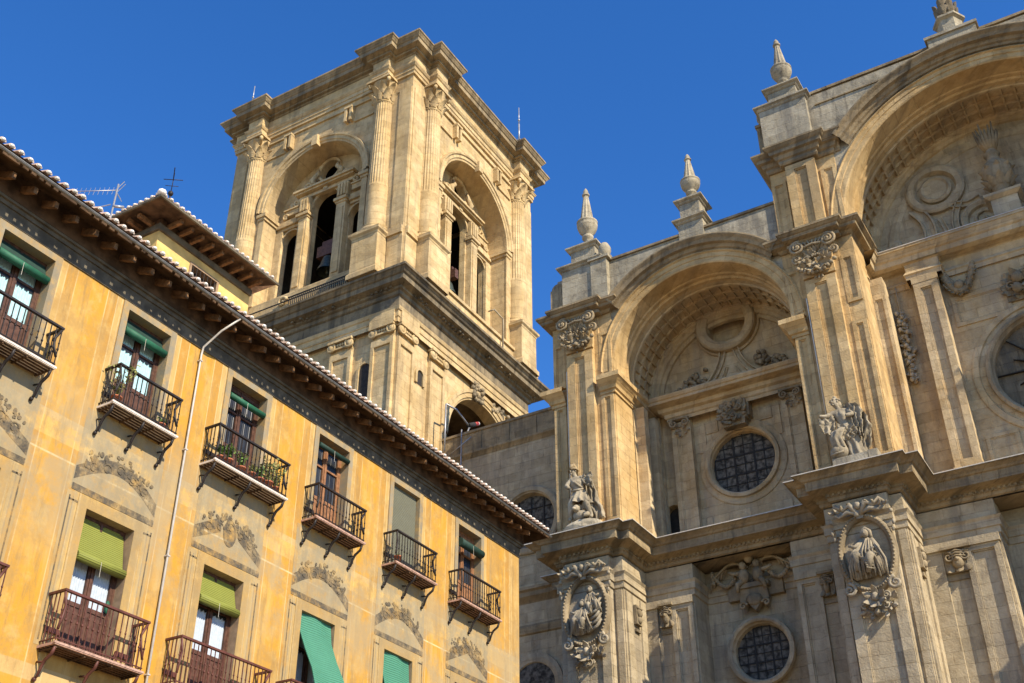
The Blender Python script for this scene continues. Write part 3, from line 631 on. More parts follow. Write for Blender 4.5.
b.sweep([(cx - 3.25, 46), (cx - 3.25, 45.1), (cx + 3.25, 45.1), (cx + 3.25, 46)], [(0, 28.35), (.03, 28.5), (.1, 28.55), (.12, 28.72), (.3, 28.78), (.34, 28.95), (.8, 29.0), (.82, 29.12), (.88, 29.15), (.94, 29.26), (.94, 29.32), (-.4, 29.34)])
b.build('recess_cornice', M['ochre'], FAC)
b = MB(); b.box(cx - 4.15, cx + 4.15, 44.7, 45.7, 29.34, 29.42); b.box(cx - 1.7, cx + 1.2, 44.75, 45.7, 29.42, 29.72)
b.build('ledge_plinth', M['pale'], FAC)
def small_capital(x, y, z, w, h, seed):
    b = MB(); b.box(x - w * .55, x + w * .55, y - .2, y + .1, z + h * .42, z + h * .5)
    for s_ in (-1, 1): b.spiral(x + s_ * w * .32, y - .16, z + h * .2, w * .22, 1.6, .06, -s_, pi / 2)
    foliage_cluster(b, x, y - .02, z - h * .1, w * .5, h * .4, seed, 12, .2, 0); b.build('pilaster_capital', M['carve'], FAC)
for s_ in (-1, 1): small_capital(cx + s_ * 2.68, 45.18, 28.0, .9, .85, 31)
# carved keystone block over the window
b = MB(); b.box(cx - .62, cx + .62, 44.95, 45.6, 27.55, 28.5); b.box(cx - .52, cx + .52, 44.95, 45.6, 27.25, 27.55); b.box(cx + .62, cx + .72, 45.1, 45.6, 27.7, 28.5)
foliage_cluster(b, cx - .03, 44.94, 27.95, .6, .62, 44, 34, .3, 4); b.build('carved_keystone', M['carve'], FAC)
# tympanum with sunk oculus and garlands
b = MB(); n = 48; plate_hole(b, cx - 4.2, cx + 4.2, 29.3, 34.4, 45.72, cx, 33.0, .95, 48, 46.2)
b.poly([(cx - 1.1, 46.2, 31.8), (cx + 1.1, 46.2, 31.8), (cx + 1.1, 46.2, 34.2), (cx - 1.1, 46.2, 34.2)])
b.arc(cx, 33.0, [(1.5, 45.74), (1.5, 45.3), (1.42, 45.22), (1.2, 45.22), (1.1, 45.3), (1.0, 45.36), (.95, 45.74)], 0, 2 * pi, 56)
cur = [(.32, 31.75), (.36, 31.4), (.5, 30.95), (.78, 30.45), (1.2, 30.0), (1.9, 29.65), (2.9, 29.45)]
for p, q in zip(cur[:-1], cur[1:]): b.poly([(cx - p[0], 45.56, p[1]), (cx - q[0], 45.56, q[1]), (cx + q[0], 45.56, q[1]), (cx + p[0], 45.56, p[1])])
for s_ in (-1, 1):
    ribbon(b, [(cx + s_ * p[0], p[1]) for p in cur], .3, 45.72, .3); ribbon(b, [(cx + s_ * p[0] * .8 - s_ * .2, p[1] - .25) for p in cur[2:]], .12, 45.6, .14)
b.arc(cx, 33.0, [(1.62, 45.74), (1.62, 45.6), (1.55, 45.56), (1.5, 45.6)], 0, 2 * pi, 48)
b.build('tympanum', M['ochre'], FAC)
for s_ in (-1, 1):
    b = MB(); R = random.Random(70 + s_)
    for k in range(85):
        t = R.random(); u = R.random(); x = cx + s_ * (1.15 + 2.75 * t); z = 29.6 + (1.55 * (1 - t) ** 1.2 + .2) * u + .0; b.ell((x, 45.6, z), (R.uniform(.09, .17), .16, R.uniform(.08, .14)), rotm(0, R.uniform(-1, 1), 0), 6, 5)
    b.build('carved_garland', M['carve'], FAC)
b = MB(); foliage_cluster(b, cx + .05, 45.0, 34.3, .62, .5, 91, 24, .3, 2); b.ell((cx, 44.75, 34.3), (.24, .24, .3)); b.build('carved_mask', M['ochre'], FAC)

# ---- middle bay interior -----------------------------------------
cx = -1.75; L, Rr = -7.9, 4.4; YB = 44.55
b = MB()
for X in (L, Rr): b.poly([(X, 43.3, 21.6), (X, YB, 21.6), (X, YB, 33.2), (X, 43.3, 33.2)])
plate_hole(b, -4.6, 1.1, 23.2, 29.2, YB, cx, 26.1, 2.3, 64, YB + .4)
for x0, x1, z0, z1 in ((L, -4.6, 21.6, 33), (1.1, Rr, 21.6, 33), (-4.6, 1.1, 21.6, 23.2), (-4.6, 1.1, 29.2, 33)): b.poly([(x0, YB, z0), (x1, YB, z0), (x1, YB, z1), (x0, YB, z1)])
b.build('recess_wall', M['ochre'], FAC)
b = MB()
for s_ in (-1, 1):
    x0, x1 = sorted((cx + s_ * 3.4, cx + s_ * 4.42)); b.box(x0, x1, 43.95, YB + .1, 21.67, 32.0); panelled(b, x0, x1, 43.82, 22.25, 31.0, .28, .13); b.box(x0 - .05, x1 + .05, 43.78, 44, 21.67, 22.25); b.box(x0 - .04, x1 + .04, 43.8, 44, 31.0, 31.3)
    x0, x1 = sorted((cx + s_ * 5.55, cx + s_ * 6.14)); b.box(x0, x1, 43.45, YB, 21.67, 31.6); panelled(b, x0, x1, 43.36, 22.2, 30.6, .14, .09)
    x0, x1 = sorted((cx + s_ * 2.2, cx + s_ * 3.1)); 
    for q0, q1, z0, z1 in ((2.2, 3.1, 29.75, 29.9), (2.2, 3.1, 22.35, 22.5)): pass
    panelled(b, *sorted((cx + s_ * .9, cx + s_ * 3.15)), YB - .06, 28.75, 30.2, .16, .06)
    panelled(b, *sorted((cx + s_ * 1.9, cx + s_ * 3.15)), YB - .06, 22.4, 23.6, .14, .06)
b.arc(cx, 26.1, [(3.05, YB + .02), (3.05, YB - .06), (2.98, YB - .08), (2.8, YB - .08), (2.75, YB + .02)], 0, 2 * pi, 72)
b.build('recess_pilasters', M['ochre'], FAC)
round_window(cx, 26.1, YB - .1, 2.2, 2.5, 'rose_window', M['carve'], True)
b = MB()
q = [(L, 43.2), (L, YB), (cx - 4.6, YB), (cx - 4.6, 43.9), (cx - 3.2, 43.9), (cx - 3.2, YB - .05), (cx + 3.2, YB - .05), (cx + 3.2, 43.9), (cx + 4.6, 43.9), (cx + 4.6, YB), (Rr, YB), (Rr, 43.2)]
b.sweep(q, [(.04, 31.3), (.06, 31.5), (.12, 31.55), (.0, 31.75), (.02, 32.1), (.1, 32.14)])
q2 = [(L, 43.2), (L, 44.2), (Rr, 44.2), (Rr, 43.2)]
b.sweep(q2, [(-.4, 32.14), (.1, 32.2), (.3, 32.28), (.34, 32.5), (.42, 32.56), (.55, 32.8), (.6, 32.82), (.6, 32.95), (-.8, 33.0)])
b.build('recess_cornice', M['ochre'], FAC)
b = MB(); b.sweep(q2, [(.63, 32.93), (.63, 32.975), (-.8, 33.02)]); b.build('recess_flashing', M['ledge'], FAC)
# garlands and hanging trophies
b = MB()
for k in range(26):
    t = k / 25; x = -5.0 + 1.25 * t; z = 31.35 - 1.0 * sin(pi * t) ** .8
    b.ell((x, YB - .2, z), (.16, .14, .16)); b.ell((x + .05, YB - .14, z + .22), (.12, .12, .12)); leafblade(b, (x, YB - .15, z - .05), (RND.uniform(-.5, .5), -.2, RND.uniform(-1, .6)), (0, -1, 0), .3, .2, .4)
b.ell((-4.4, YB - .3, 30.62), (.22, .16, .22)); b.build('fruit_garland', M['carve'], FAC)
b = MB(); foliage_cluster(b, cx, YB - .05, 29.9, 1.2, .75, 55, 40, .4, 5); b.ell((cx - .4, YB - .4, 30.1), (.25, .2, .25)); b.ell((cx - .5, YB - .42, 29.6), (.2, .2, .24)); b.box(cx - 1.0, cx + 1.0, YB - .12, YB + .05, 29.2, 30.6); b.build('carved_keystone', M['carve'], FAC)
b = MB(); R = random.Random(12); X = -7.0; Y0 = 44.5
for k in range(34): 
    z = 30.2 - 3.4 * k / 33; leafblade(b, (X + R.uniform(-.18, .18), Y0 - .08, z), (R.uniform(-.7, .7), -.3, -1), (0, -1, 0), .34, .24, .5)
    if k % 2: b.ell((X + R.uniform(-.15, .15), Y0 - .2, z), (.1, .1, .12))
b.tube([(X, Y0 - .08, 31.5), (X, Y0 - .1, 30.1)], .03); b.build('hanging_trophy', M['statue'], FAC)
# tympanum of the middle bay: scrolls, roundel
b = MB(); b.poly([(cx - 6.2, 45.25, 32.9), (cx + 6.2, 45.25, 32.9), (cx + 6.2, 45.25, 39.6), (cx - 6.2, 45.25, 39.6)])
for s_ in (-1, 1):
    x = cx + s_ * 2.72
    b.arc(x, 36.5, [(1.3, 45.27), (1.3, 45.05), (1.2, 44.98), (.95, 44.98), (.85, 45.27)], 0, 2 * pi, 48); b.arc(x, 36.5, [(.72, 45.27), (.72, 45.1), (.6, 45.02), (.5, 45.1), (.0, 45.12)], 0, 2 * pi, 40)
    ribbon(b, [(x + s_ * 1.1, 35.75), (x + s_ * .72, 35.0), (x + s_ * .62, 34.2), (x + s_ * .8, 33.5), (x + s_ * 1.0, 33.0)], .55, 45.24, .22)
    ribbon(b, [(x - s_ * .5, 35.4), (x - s_ * 1.15, 35.15), (x - s_ * 1.75, 35.3)], .3, 45.24, .2)
    ribbon(b, [(x - s_ * .9, 35.5), (x - s_ * .55, 34.7), (x - s_ * .5, 33.9), (x - s_ * .75, 33.0)], .3, 45.24, .2); ribbon(b, [(x - s_ * .2, 33.0), (x - s_ * .1, 33.9), (x + s_ * .1, 34.9)], .2, 45.24, .14)
    b.arc(cx, 33.3, [(5.3, 45.27), (5.3, 45.15), (5.1, 45.12), (4.95, 45.2), (4.9, 45.27)], pi / 2, pi / 2 + s_ * pi / 2, 40)
    b.arc(cx + s_ * 1.05, 34.2, [(.95, 45.27), (.95, 45.05), (.85, 45.0), (.68, 45.1), (.62, 45.27)], 0, 2 * pi, 36); b.spiral(cx + s_ * 1.05, 45.2, 34.2, .6, 1.4, .1, -s_, -pi / 2); b.ell((cx + s_ * 4.9, 45.2, 34.0), (.3, .12, .5))
b.build('tympanum', M['grey'], FAC)
b = MB(); n = 16; z0 = 33.75
b.face([b.pt(-6.85 + .36 * cos(2 * pi * k / n), 45.2, z0 + .45 * sin(2 * pi * k / n)) for k in range(n)]); b.build('vent_opening', M['glassdark'], FAC)

# ---- attic: parapet walls ----------------------------------------
b = MB(); b.box(-19.9, -10.9, 41.7, 42.5, 34.0, 35.98); b.box(-10.3, 7.4, 41.7, 42.6, 40.2, 41.5)
b.build('parapet', M['pale'], FAC)
b = MB(); b.box(-19.9, -10.9, 41.6, 42.6, 35.98, 36.1); b.box(-10.3, 7.4, 41.58, 42.7, 41.5, 41.64); b.box(-8.3, 4.8, 41.55, 41.72, 40.72, 40.8); b.build('parapet_coping', M['cornice'], FAC)
b = MB(); b.box(-20.2, -19.35, 41.3, 42.3, 33.45, 36.0); b.box(-20.3, -19.2, 41.2, 42.4, 36.0, 36.15); b.build('parapet_post', M['pale'], FAC)
b = MB(); b.box(-22.6, -21.95, 41.6, 43.5, 33.45, 35.3); b.arc(-22.2, 35.3, [(.0, 41.6), (.32, 41.6), (.32, 43.0), (0, 43.0)], 0, pi, 16); b.build('scroll_buttress', M['cornice'], FAC)

# facade side and body so the church has depth
b = MB(); b.box(-22.55, 12, 46.9, 90, 0, 33); b.build('church_body', M['grey'], FAC)

# ---- pinnacles (each stands on the front) -------------------------
def pinnacle(name, label, x, y, z, blocks, uz, us, dark=False):
    t = thing(name, label, 'pinnacle', (x, y, z), 'stone pinnacles along the church skyline')
    b = MB(); m = M['pale']
    for hw, z0, z1, cap in blocks:
        b.box(x - hw, x + hw, y - hw, y + hw, z0, z1)
        if cap: b.sweep([(x - hw, y - hw), (x + hw, y - hw), (x + hw, y + hw), (x - hw, y + hw)], [(.02, z1 - .05), (.08, z1), (.1, z1 + .05), (.22, z1 + .12), (.22, z1 + .2), (-hw * .9, z1 + .24)], True)
    p = b.build('pedestal', m, t)
    b = MB(); k = us
    b.lathe(x, y, [(r * (.6 + .4 * k), uz + h * k) for r, h in ((.34, 0), (.34, .1), (.26, .2), (.19, .35), (.18, .72), (.28, .78), (.29, .88), (.2, .93), (.26, 1.02), (.42, 1.22), (.5, 1.42), (.52, 1.55), (.5, 1.66), (.53, 1.68), (.53, 1.76), (.36, 1.84), (.3, 1.86))], 18)
    b.build('urn', m, t)
    b = MB(); rows = []
    for r, h in ((.35, 1.84), (.34, 1.95), (.13, 3.4), (.19, 3.45), (.19, 3.52), (.14, 3.56), (.12, 3.75), (.03, 3.92)):
        rows.append([(x + r * (1 - .14 * (j % 2) * (h < 3.42)) * (.6 + .4 * k) * cos(2 * pi * j / 20), y + r * (1 - .14 * (j % 2) * (h < 3.42)) * (.6 + .4 * k) * sin(2 * pi * j / 20), uz + h * k) for j in range(20)])
    b.grid(rows, True, False); b.build('spire', m, t)
    return t
pinnacle('pinnacle', 'pale stone pinnacle on the tall block above the left pier, beside an egg finial', -20.8, 42.4, 33.47, ((1.02, 33.47, 36.05, True), (.66, 36.29, 37.35, True)), 37.58, 1.06)
pinnacle('pinnacle', 'pale stone pinnacle standing over the crown of the smaller left arch', -15.0, 42.2, 35.2, ((.62, 35.0, 36.6, True), (.5, 36.84, 37.85, True)), 38.05, .82)
pinnacle('pinnacle', 'pale stone pinnacle on the big block left of the great arch', -9.75, 42.4, 38.5, ((1.12, 38.5, 41.3, True), (.68, 41.54, 42.65, True)), 42.85, .98)
t = thing('pinnacle', 'dark carved urn on a six sided base over the crown of the great arch', 'pinnacle', (-1.8, 41.9, 41.6), 'stone pinnacles along the church skyline')
b = MB(); b.box(-2.85, -.75, 41.2, 42.4, 40.9, 41.6); b.box(-2.95, -.65, 41.1, 42.5, 41.6, 41.75)
b.lathe(-1.8, 41.9, [(.5, 41.75), (.56, 42.7), (.72, 42.78), (.72, 42.9), (.3, 42.95)], 6, 0, None, False); b.build('pedestal', M['pale'], t)
b = MB(); b.lathe(-1.8, 41.9, [(.25, 42.95), (.4, 43.15), (.5, 43.5), (.35, 43.8), (.2, 44.0), (.28, 44.3), (.1, 44.8), (.02, 45.2)], 14)
for k in range(14): a = 2 * pi * k / 7; leafblade(b, (-1.8 + .42 * cos(a), 41.9 + .42 * sin(a), 43.1 + .4 * (k // 7)), (cos(a) * .1, sin(a) * .1, 1), (cos(a), sin(a), 0), .5, .3, .15)
b.build('urn', M['dark'], t)
def egg(label, x, y, z, s):
    b = MB(); b.lathe(x, y, [(.2 * s, z), (.2 * s, z + .1 * s), (.12 * s, z + .2 * s), (.2 * s, z + .32 * s), (.3 * s, z + .55 * s), (.3 * s, z + .75 * s), (.18 * s, z + 1.0 * s), (.02, z + 1.12 * s)], 14); o = b.build('egg_finial', M['pale']); tag(o, label, 'finial')
egg('small egg shaped stone finial on a post right of the leftmost pinnacle', -19.62, 41.8, 36.15, 1.05)
b = MB(); b.box(-11.35, -10.75, 42.2, 42.9, 38.5, 41.2); b.box(-11.4, -10.7, 42.1, 43, 41.2, 41.35); b.build('parapet_post', M['cornice'], FAC)
egg('small dark egg finial on the outer edge left of the middle pier pinnacle', -11.05, 42.5, 41.35, 1.0)
b = MB(); zz = 32.98; b.box(cx - .55, cx + .55, 43.75, 44.6, zz, 34.0); b.sweep([(cx - .55, 44.6), (cx - .55, 43.75), (cx + .55, 43.75), (cx + .55, 44.6)], [(.02, 33.9), (.2, 34.02), (.22, 34.14), (-.5, 34.18)])
t = thing('stone_vase', 'carved stone flame vase on a pedestal inside the great arch niche', 'vase', (cx, 44.2, zz)); b.build('pedestal', M['grey'], t)
b = MB(); b.lathe(cx, 44.2, [(.3, 34.18), (.22, 34.35), (.42, 34.7), (.6, 35.2), (.66, 35.7), (.6, 35.85), (.5, 36.0), (.3, 36.2), (.26, 36.5), (.36, 36.6), (.26, 36.7), (.2, 36.9)], 18)
for k in range(18): a = 2 * pi * k / 9; leafblade(b, (cx + .4 * cos(a), 44.2 + .4 * sin(a), 34.7 + .55 * (k // 9)), (cos(a) * .4, sin(a) * .4, 1), (cos(a), sin(a), 0), .6, .34, .3)
for k in range(16): a = 2 * pi * k / 16; b.tube([(cx + .15 * cos(a), 44.2 + .15 * sin(a), 36.85), (cx + .35 * cos(a), 44.2 + .3 * sin(a), 37.3), (cx + .5 * cos(a), 44.2 + .45 * sin(a), 37.8 + .2 * (k % 3))], [.09, .1, .03], 5)
b.build('vase', M['carve'], t)

# ================================================================== STATUES
def skinned(name, verts, edges, radii, mat, parent, levels=2):
    me = bpy.data.meshes.new(name); me.from_pydata(verts, edges, []); o = bpy.data.objects.new(name, me); COL.objects.link(o)
    m = o.modifiers.new('skin', 'SKIN'); m.use_smooth_shade = True
    for i, r in enumerate(radii): me.skin_vertices[0].data[i].radius = (r, r)
    me.skin_vertices[0].data[0].use_root = True
    o.modifiers.new('sub', 'SUBSURF').levels = levels; o.modifiers['sub'].render_levels = levels
    dg = bpy.context.evaluated_depsgraph_get(); ev = o.evaluated_get(dg); nm = bpy.data.meshes.new_from_object(ev)
    o.modifiers.clear(); o.data = nm; nm.materials.clear(); nm.materials.append(mat)
    o.parent = parent; o.matrix_parent_inverse = Matrix.Translation(-Vector(parent.location))
    return o
def wob(t, seed): return sin(t * 2.1 + seed) * .5 + sin(t * 5.3 + seed * 2.7) * .3 + sin(t * 11.9 + seed * 1.3) * .2
def cloth(b, f, ns=26, nt=20, folds=4.5, amp=.07, th=.09, seed=1.0, rag=.07):
    """carved drapery: surface f(s, t) -> (x, y, z), folded along s, ragged edges, with thickness towards +y"""
    rows = []
    for j in range(nt + 1):
        t = j / nt; row = []
        for i in range(ns + 1):
            q = i / ns; s2 = q * (1 + rag * wob(t * 7, seed)); x, y, z = f(s2, t * (1 + rag * .8 * wob(q * 8, seed + 3)))
            w = sin(2 * pi * (folds * q + .55 * t * q + .5 * wob(t * 3 + q, seed))); w = (abs(w) ** .7) * (1 if w > 0 else -1)
            row.append((x + amp * .3 * w, y - amp * (.45 + .55 * t) * w, z + .02 * wob(q * 9 + t * 4, seed)))
        rows.append(row)
    bk = [[(p[0], p[1] + th, p[2]) for p in r] for r in rows]
    b.grid(rows, False, True); b.grid(bk, False, True)
    for k in (0, -1): b.grid([[r[k] for r in rows], [r[k] for r in bk]], False, True); b.grid([rows[k], bk[k]], False, True)
def column_robe(b, pts, folds=9, amp=.16, seed=1.0, n=54, squash=.8):
    """drapery round a limb or trunk: list of (x, y, z, r)"""
    rows = []; m = len(pts)
    for j in range(m * 4 - 3):
        k = min(j // 4, m - 2); t = j / 4 - k; p, q = pts[k], pts[k + 1]; c = [p[i] + (q[i] - p[i]) * t for i in range(4)]; T = j / (m * 4 - 4); row = []
        for i in range(n):
            an = 2 * pi * i / n; w = sin(folds * an + 2.2 * wob(T * 3, seed)) + .6 * sin((folds * .5 + 1.5) // 1 * an + seed + 3 * T); r = c[3] * (1 + amp * (.35 + .65 * T) * w * .6)
            row.append((c[0] + r * cos(an), c[1] + r * squash * sin(an), c[2]))
        rows.append(row)
    b.grid(rows, True, True)
def head(t, P, a, d, c, turn, hair=True):
    R = rotm(0, 0, turn); o = Vector((a, d, c))
    def Q(x, y, z): v = R @ Vector((x, -y, z)); return P(a + v.x, d - v.y, c + v.z)
    b = MB(); b.ell(Q(0, .155, -.03), (.03, .05, .045)); b.ell(Q(0, .15, -.085), (.045, .025, .014)); b.ell(Q(-.06, .13, .025), (.032, .025, .018)); b.ell(Q(.06, .13, .025), (.032, .025, .018)); b.ell(Q(0, .12, -.15), (.05, .04, .04)); b.ell(Q(-.06, .135, .07), (.045, .03, .014)); b.ell(Q(.06, .135, .07), (.045, .03, .014)); b.ell(Q(-.15, .0, 0), (.03, .04, .05)); b.ell(Q(.15, .0, 0), (.03, .04, .05)); b.build('face', M['statue'], t)
    return Q
def statue_robed(x, y, z):
    t = thing('statue', 'robed stone statue with billowing cloak, foot on a globe, on the middle pier ledge', 'statue', (x, y, z), 'statues on the pier ledges')
    P = lambda a, d, c: (x + a, y - d, z + c)
    b = MB(); b.box(x - .7, x + .62, y - .45, y + .5, z, z + .3); b.box(x + .62, x + 1.0, y - .4, y + .5, z, z + .36); b.box(x + .66, x + .98, y - .43, y - .39, z + .05, z + .31); b.build('plinth', M['pale'], t)
    V = [P(0, 0, 1.6), P(-.05, .02, 1.95), P(-.14, .05, 2.25), P(-.2, .07, 2.45), P(-.26, .12, 2.58), P(-.32, .16, 2.74), P(-.33, .17, 2.88),
         P(-.45, .1, 2.36), P(-.7, .28, 2.2), P(-.95, .42, 2.24), P(.1, .08, 2.34), P(.34, .28, 2.05), P(.05, .45, 1.98),
         P(-.12, .1, 1.5), P(-.42, .45, 1.3), P(-.42, .32, .85), P(-.42, .48, .72), P(.14, .05, 1.4), P(.18, .1, .9), P(.18, .08, .42), P(.18, .28, .36)]
    E = [(0, 1), (1, 2), (2, 3), (3, 4), (4, 5), (5, 6), (2, 7), (7, 8), (8, 9), (2, 10), (10, 11), (11, 12), (0, 13), (13, 14), (14, 15), (15, 16), (0, 17), (17, 18), (18, 19), (19, 20)]
    Rr = [.25, .22, .25, .12, .09, .15, .12, .14, .1, .07, .14, .1, .08, .2, .17, .1, .07, .2, .16, .1, .07]
    skinned('figure', V, E, Rr, M['statue'], t)
    b = MB(); column_robe(b, [P(-.16, .05, 2.42) + (.2,), P(-.12, .06, 2.15) + (.31,), P(-.05, .04, 1.85) + (.25,), P(.02, .03, 1.6) + (.33,)], 7, .2, 2.0)
    column_robe(b, [P(.04, .0, 1.66) + (.31,), P(.12, .04, 1.2) + (.33,), P(.16, .04, .8) + (.32,), P(.2, .04, .33) + (.37,)], 8, .26, 5.0)
    column_robe(b, [P(-.1, .12, 1.62) + (.28,), P(-.34, .38, 1.38) + (.27,), P(-.44, .42, 1.1) + (.23,), P(-.36, .3, .72) + (.25,)], 7, .25, 1.2)
    cloth(b, lambda q, u: P(-.3 + .75 * q - .1 * u, .45 - .1 * q - .1 * u, 1.72 - .25 * q - .75 * u * (1 - .5 * q)), 24, 16, 3.5, .06, .06, 2.2)
    b.build('robe', M['statue'], t)
    b = MB()
    cloth(b, lambda q, u: P(-.42 - .56 * q, .2 + .2 * q, 2.34 - .1 * q - u * (.55 + .3 * sin(pi * q))), 16, 12, 2.2, .07, .12, 4.0, .1)
    cloth(b, lambda q, u: P(-.12 + (.3 + .62 * sin(pi * min(1, .12 + .8 * u)) ** .8) * q + .12 * u, -.12 + .28 * q * (1 - .4 * u), 2.66 + .12 * sin(pi * q) - 2.1 * u - .12 * q), 30, 24, 2.4, .11, .14, 1.4, .07)
    cloth(b, lambda q, u: P(.18 + .5 * q * (1 - .25 * u), .22 + .1 * q, 2.5 - .25 * q - 1.2 * u), 16, 16, 2.4, .09, .1, 6.0, .12)
    b.build('cloak', M['statue'], t)
    head(t, P, -.33, .17, 2.8, -.35)
    b = MB(); b.ell(P(-.32, .08, 2.86), (.185, .17, .17)); b.ell(P(-.22, .02, 2.72), (.13, .13, .2)); b.ell(P(-.3, .1, 3.02), (.08, .08, .09))
    for k in range(8): a = k * .8; b.ell(P(-.32 + .17 * cos(a), .1 + .1 * sin(a), 2.9), (.06, .06, .05))
    b.build('hair', M['statue'], t)
    b = MB(); b.ell(P(-.42, .22, .6), (.36, .32, .32), None, 18, 12); b.tube([P(-.74, .36, .52), P(-.5, .54, .45), P(-.2, .46, .52)], .045); b.ell(P(-.48, .5, .62), (.16, .07, .14)); b.build('globe', M['statue'], t)
    return t
statue_robed(-9.2, 40.6, 21.69)
def statue_warrior(x, y, z):
    t = thing('statue', 'stone statue of a helmeted warrior with flowing cape on the left pier ledge', 'statue', (x, y, z), 'statues on the pier ledges')
    P = lambda a, d, c: (x + a, y - d, z + c)
    b = MB(); rows = []
    R = random.Random(4)
    for zz_, s_ in ((0, 1.1), (.2, 1.05), (.38, .85), (.46, .6)): rows.append([P(.05 + s_ * .85 * cos(2 * pi * i / 14) * (1 + .12 * R.random()), -.02 + s_ * .5 * sin(2 * pi * i / 14) * (1 + .12 * R.random()), zz_) for i in range(14)])
    ids = b.grid(rows, True, False); b.face(ids[-1]); b.build('plinth', M['pale'], t)
    V = [P(-.05, .05, 1.72), P(-.1, .08, 2.0), P(-.14, .1, 2.3), P(-.2, .1, 2.5), P(-.25, .14, 2.62), P(-.3, .18, 2.76), P(-.3, .18, 2.88),
         P(-.42, .14, 2.4), P(-.58, .3, 2.08), P(-.36, .46, 1.95), P(.14, .1, 2.4), P(.42, .12, 2.25), P(.6, .25, 2.42),
         P(-.22, .1, 1.62), P(-.4, .3, 1.2), P(-.48, .14, .62), P(-.5, .32, .5), P(.15, .05, 1.6), P(.34, .26, 1.15), P(.46, .08, .6), P(.5, .26, .48)]
    E = [(0, 1), (1, 2), (2, 3), (3, 4), (4, 5), (5, 6), (2, 7), (7, 8), (8, 9), (2, 10), (10, 11), (11, 12), (0, 13), (13, 14), (14, 15), (15, 16), (0, 17), (17, 18), (18, 19), (19, 20)]
    Rr = [.24, .22, .27, .13, .1, .15, .12, .15, .12, .08, .15, .11, .08, .19, .15, .1, .07, .19, .15, .1, .07]
    skinned('figure', V, E, Rr, M['statue'], t)
    b = MB(); column_robe(b, [P(-.18, .08, 2.46) + (.2,), P(-.14, .1, 2.22) + (.33,), P(-.1, .08, 1.9) + (.27,), P(-.06, .06, 1.75) + (.3,)], 6, .1, 1.0)
    column_robe(b, [P(-.06, .06, 1.84) + (.29,), P(-.06, .08, 1.55) + (.4,), P(-.04, .08, 1.22) + (.5,)], 10, .3, 3.0)
    b.tube([P(-.36, .25, 1.86), P(-.08, .36, 1.8), P(.2, .22, 1.86)], .05, 6); b.tube([P(-.4, .2, 2.36), P(-.1, .38, 2.15), P(.16, .25, 1.9)], .06, 6); b.ell(P(-.38, .14, 2.44), (.15, .15, .1)); b.ell(P(.1, .12, 2.44), (.15, .15, .1))
    b.build('tunic', M['statue'], t)
    b = MB()
    cloth(b, lambda q, u: P(.0 + (.35 + .4 * u) * q + .22 * u, -.1 - .05 * q, 2.5 + .05 * q - 2.0 * u), 26, 22, 2.1, .11, .14, 2.6, .06)
    cloth(b, lambda q, u: P(.12 + .52 * q, .2 + .08 * q, 2.5 + .04 * q - (.35 + .4 * q) * u), 18, 12, 1.4, .09, .12, 5.1, .08)
    b.build('cape', M['statue'], t)
    head(t, P, -.3, .18, 2.8, -.2)
    b = MB(); b.ell(P(-.3, .12, 2.9), (.2, .2, .15)); b.tube([P(-.3, .4, 2.88), P(-.3, .3, 3.03), P(-.3, .1, 3.14), P(-.28, -.14, 3.0), P(-.24, -.2, 2.7)], [.04, .08, .1, .09, .05], 6)
    for k in range(12): a_ = 2 * pi * k / 12; b.ell(P(-.3 + .21 * cos(a_), .14 + .2 * sin(a_), 2.86), (.055, .055, .022))
    b.build('helmet', M['cornice'], t)
    b = MB(); b.ell(P(-.02, .1, .7), (.4, .28, .26)); b.ell(P(-.1, .35, .95), (.17, .18, .17)); b.ell(P(-.14, .5, .9), (.1, .1, .08)); limb(b, [P(.2, .2, .66), P(.42, .35, .6), P(.3, .5, .5)], [.14, .11, .06])
    for k in range(7): leafblade(b, P(-.25 + .09 * k, .2, .95), (.4 * (k - 3), -.1, .8), (0, -1, 0), .24, .14, .5)
    b.build('beast', M['statue'], t)
    return t
statue_warrior(-20.78, 40.6, 21.69)

# ================================================================== BELL TOWER
TX, TY = -38.05, 47.5
TW = thing('bell_tower', 'tall square stone bell tower with fluted corner columns and open belfry arches', 'tower', (TX, TY, 0))
def Tf(u, d, z): return (TX + u, TY - d, z)
def Tr(u, d, z): return (TX + d, TY + u, z)
def Tb(u, d, z): return (TX - u, TY + d, z)
def Tl(u, d, z): return (TX - d, TY - u, z)
# in these frames y runs OUTWARD, so profiles and plates use positive y = d
def quad_path(fn):
    p = []
    for k in range(4):
        for u, d in fn():
            x, y = {0: (u, -d), 1: (d, u), 2: (-u, d), 3: (-d, -u)}[k]; p.append((TX + x, TY + y))
    return p
# lower stage
HL = 6.5
b = MB()
for T in (Tf, Tb, Tl): b.T = T; b.poly([(-HL, HL, 0), (HL, HL, 0), (HL, HL, 38), (-HL, HL, 38)])
b.T = Tr; plate_arch(b, -HL, HL, 0, 38, HL, 1.9, 31.9, 3.4, 40, 28.2, HL - .7)
b.build('lower_stage', M['tower'], TW)
b = MB(Tr); x0, x1, y0_, y1_ = -1.9, 5.7, HL - 4.2, HL - .7
for q in ([(x0, y0_, 28), (x1, y0_, 28), (x1, y0_, 36), (x0, y0_, 36)], [(x0, y0_, 28), (x0, y1_, 28), (x0, y1_, 36), (x0, y0_, 36)], [(x1, y0_, 28), (x1, y1_, 28), (x1, y1_, 36), (x1, y0_, 36)], [(x0, y0_, 35.9), (x1, y0_, 35.9), (x1, y1_, 35.9), (x0, y1_, 35.9)]): b.poly(q)
b.build('lunette_interior', M['brownroom'], TW)
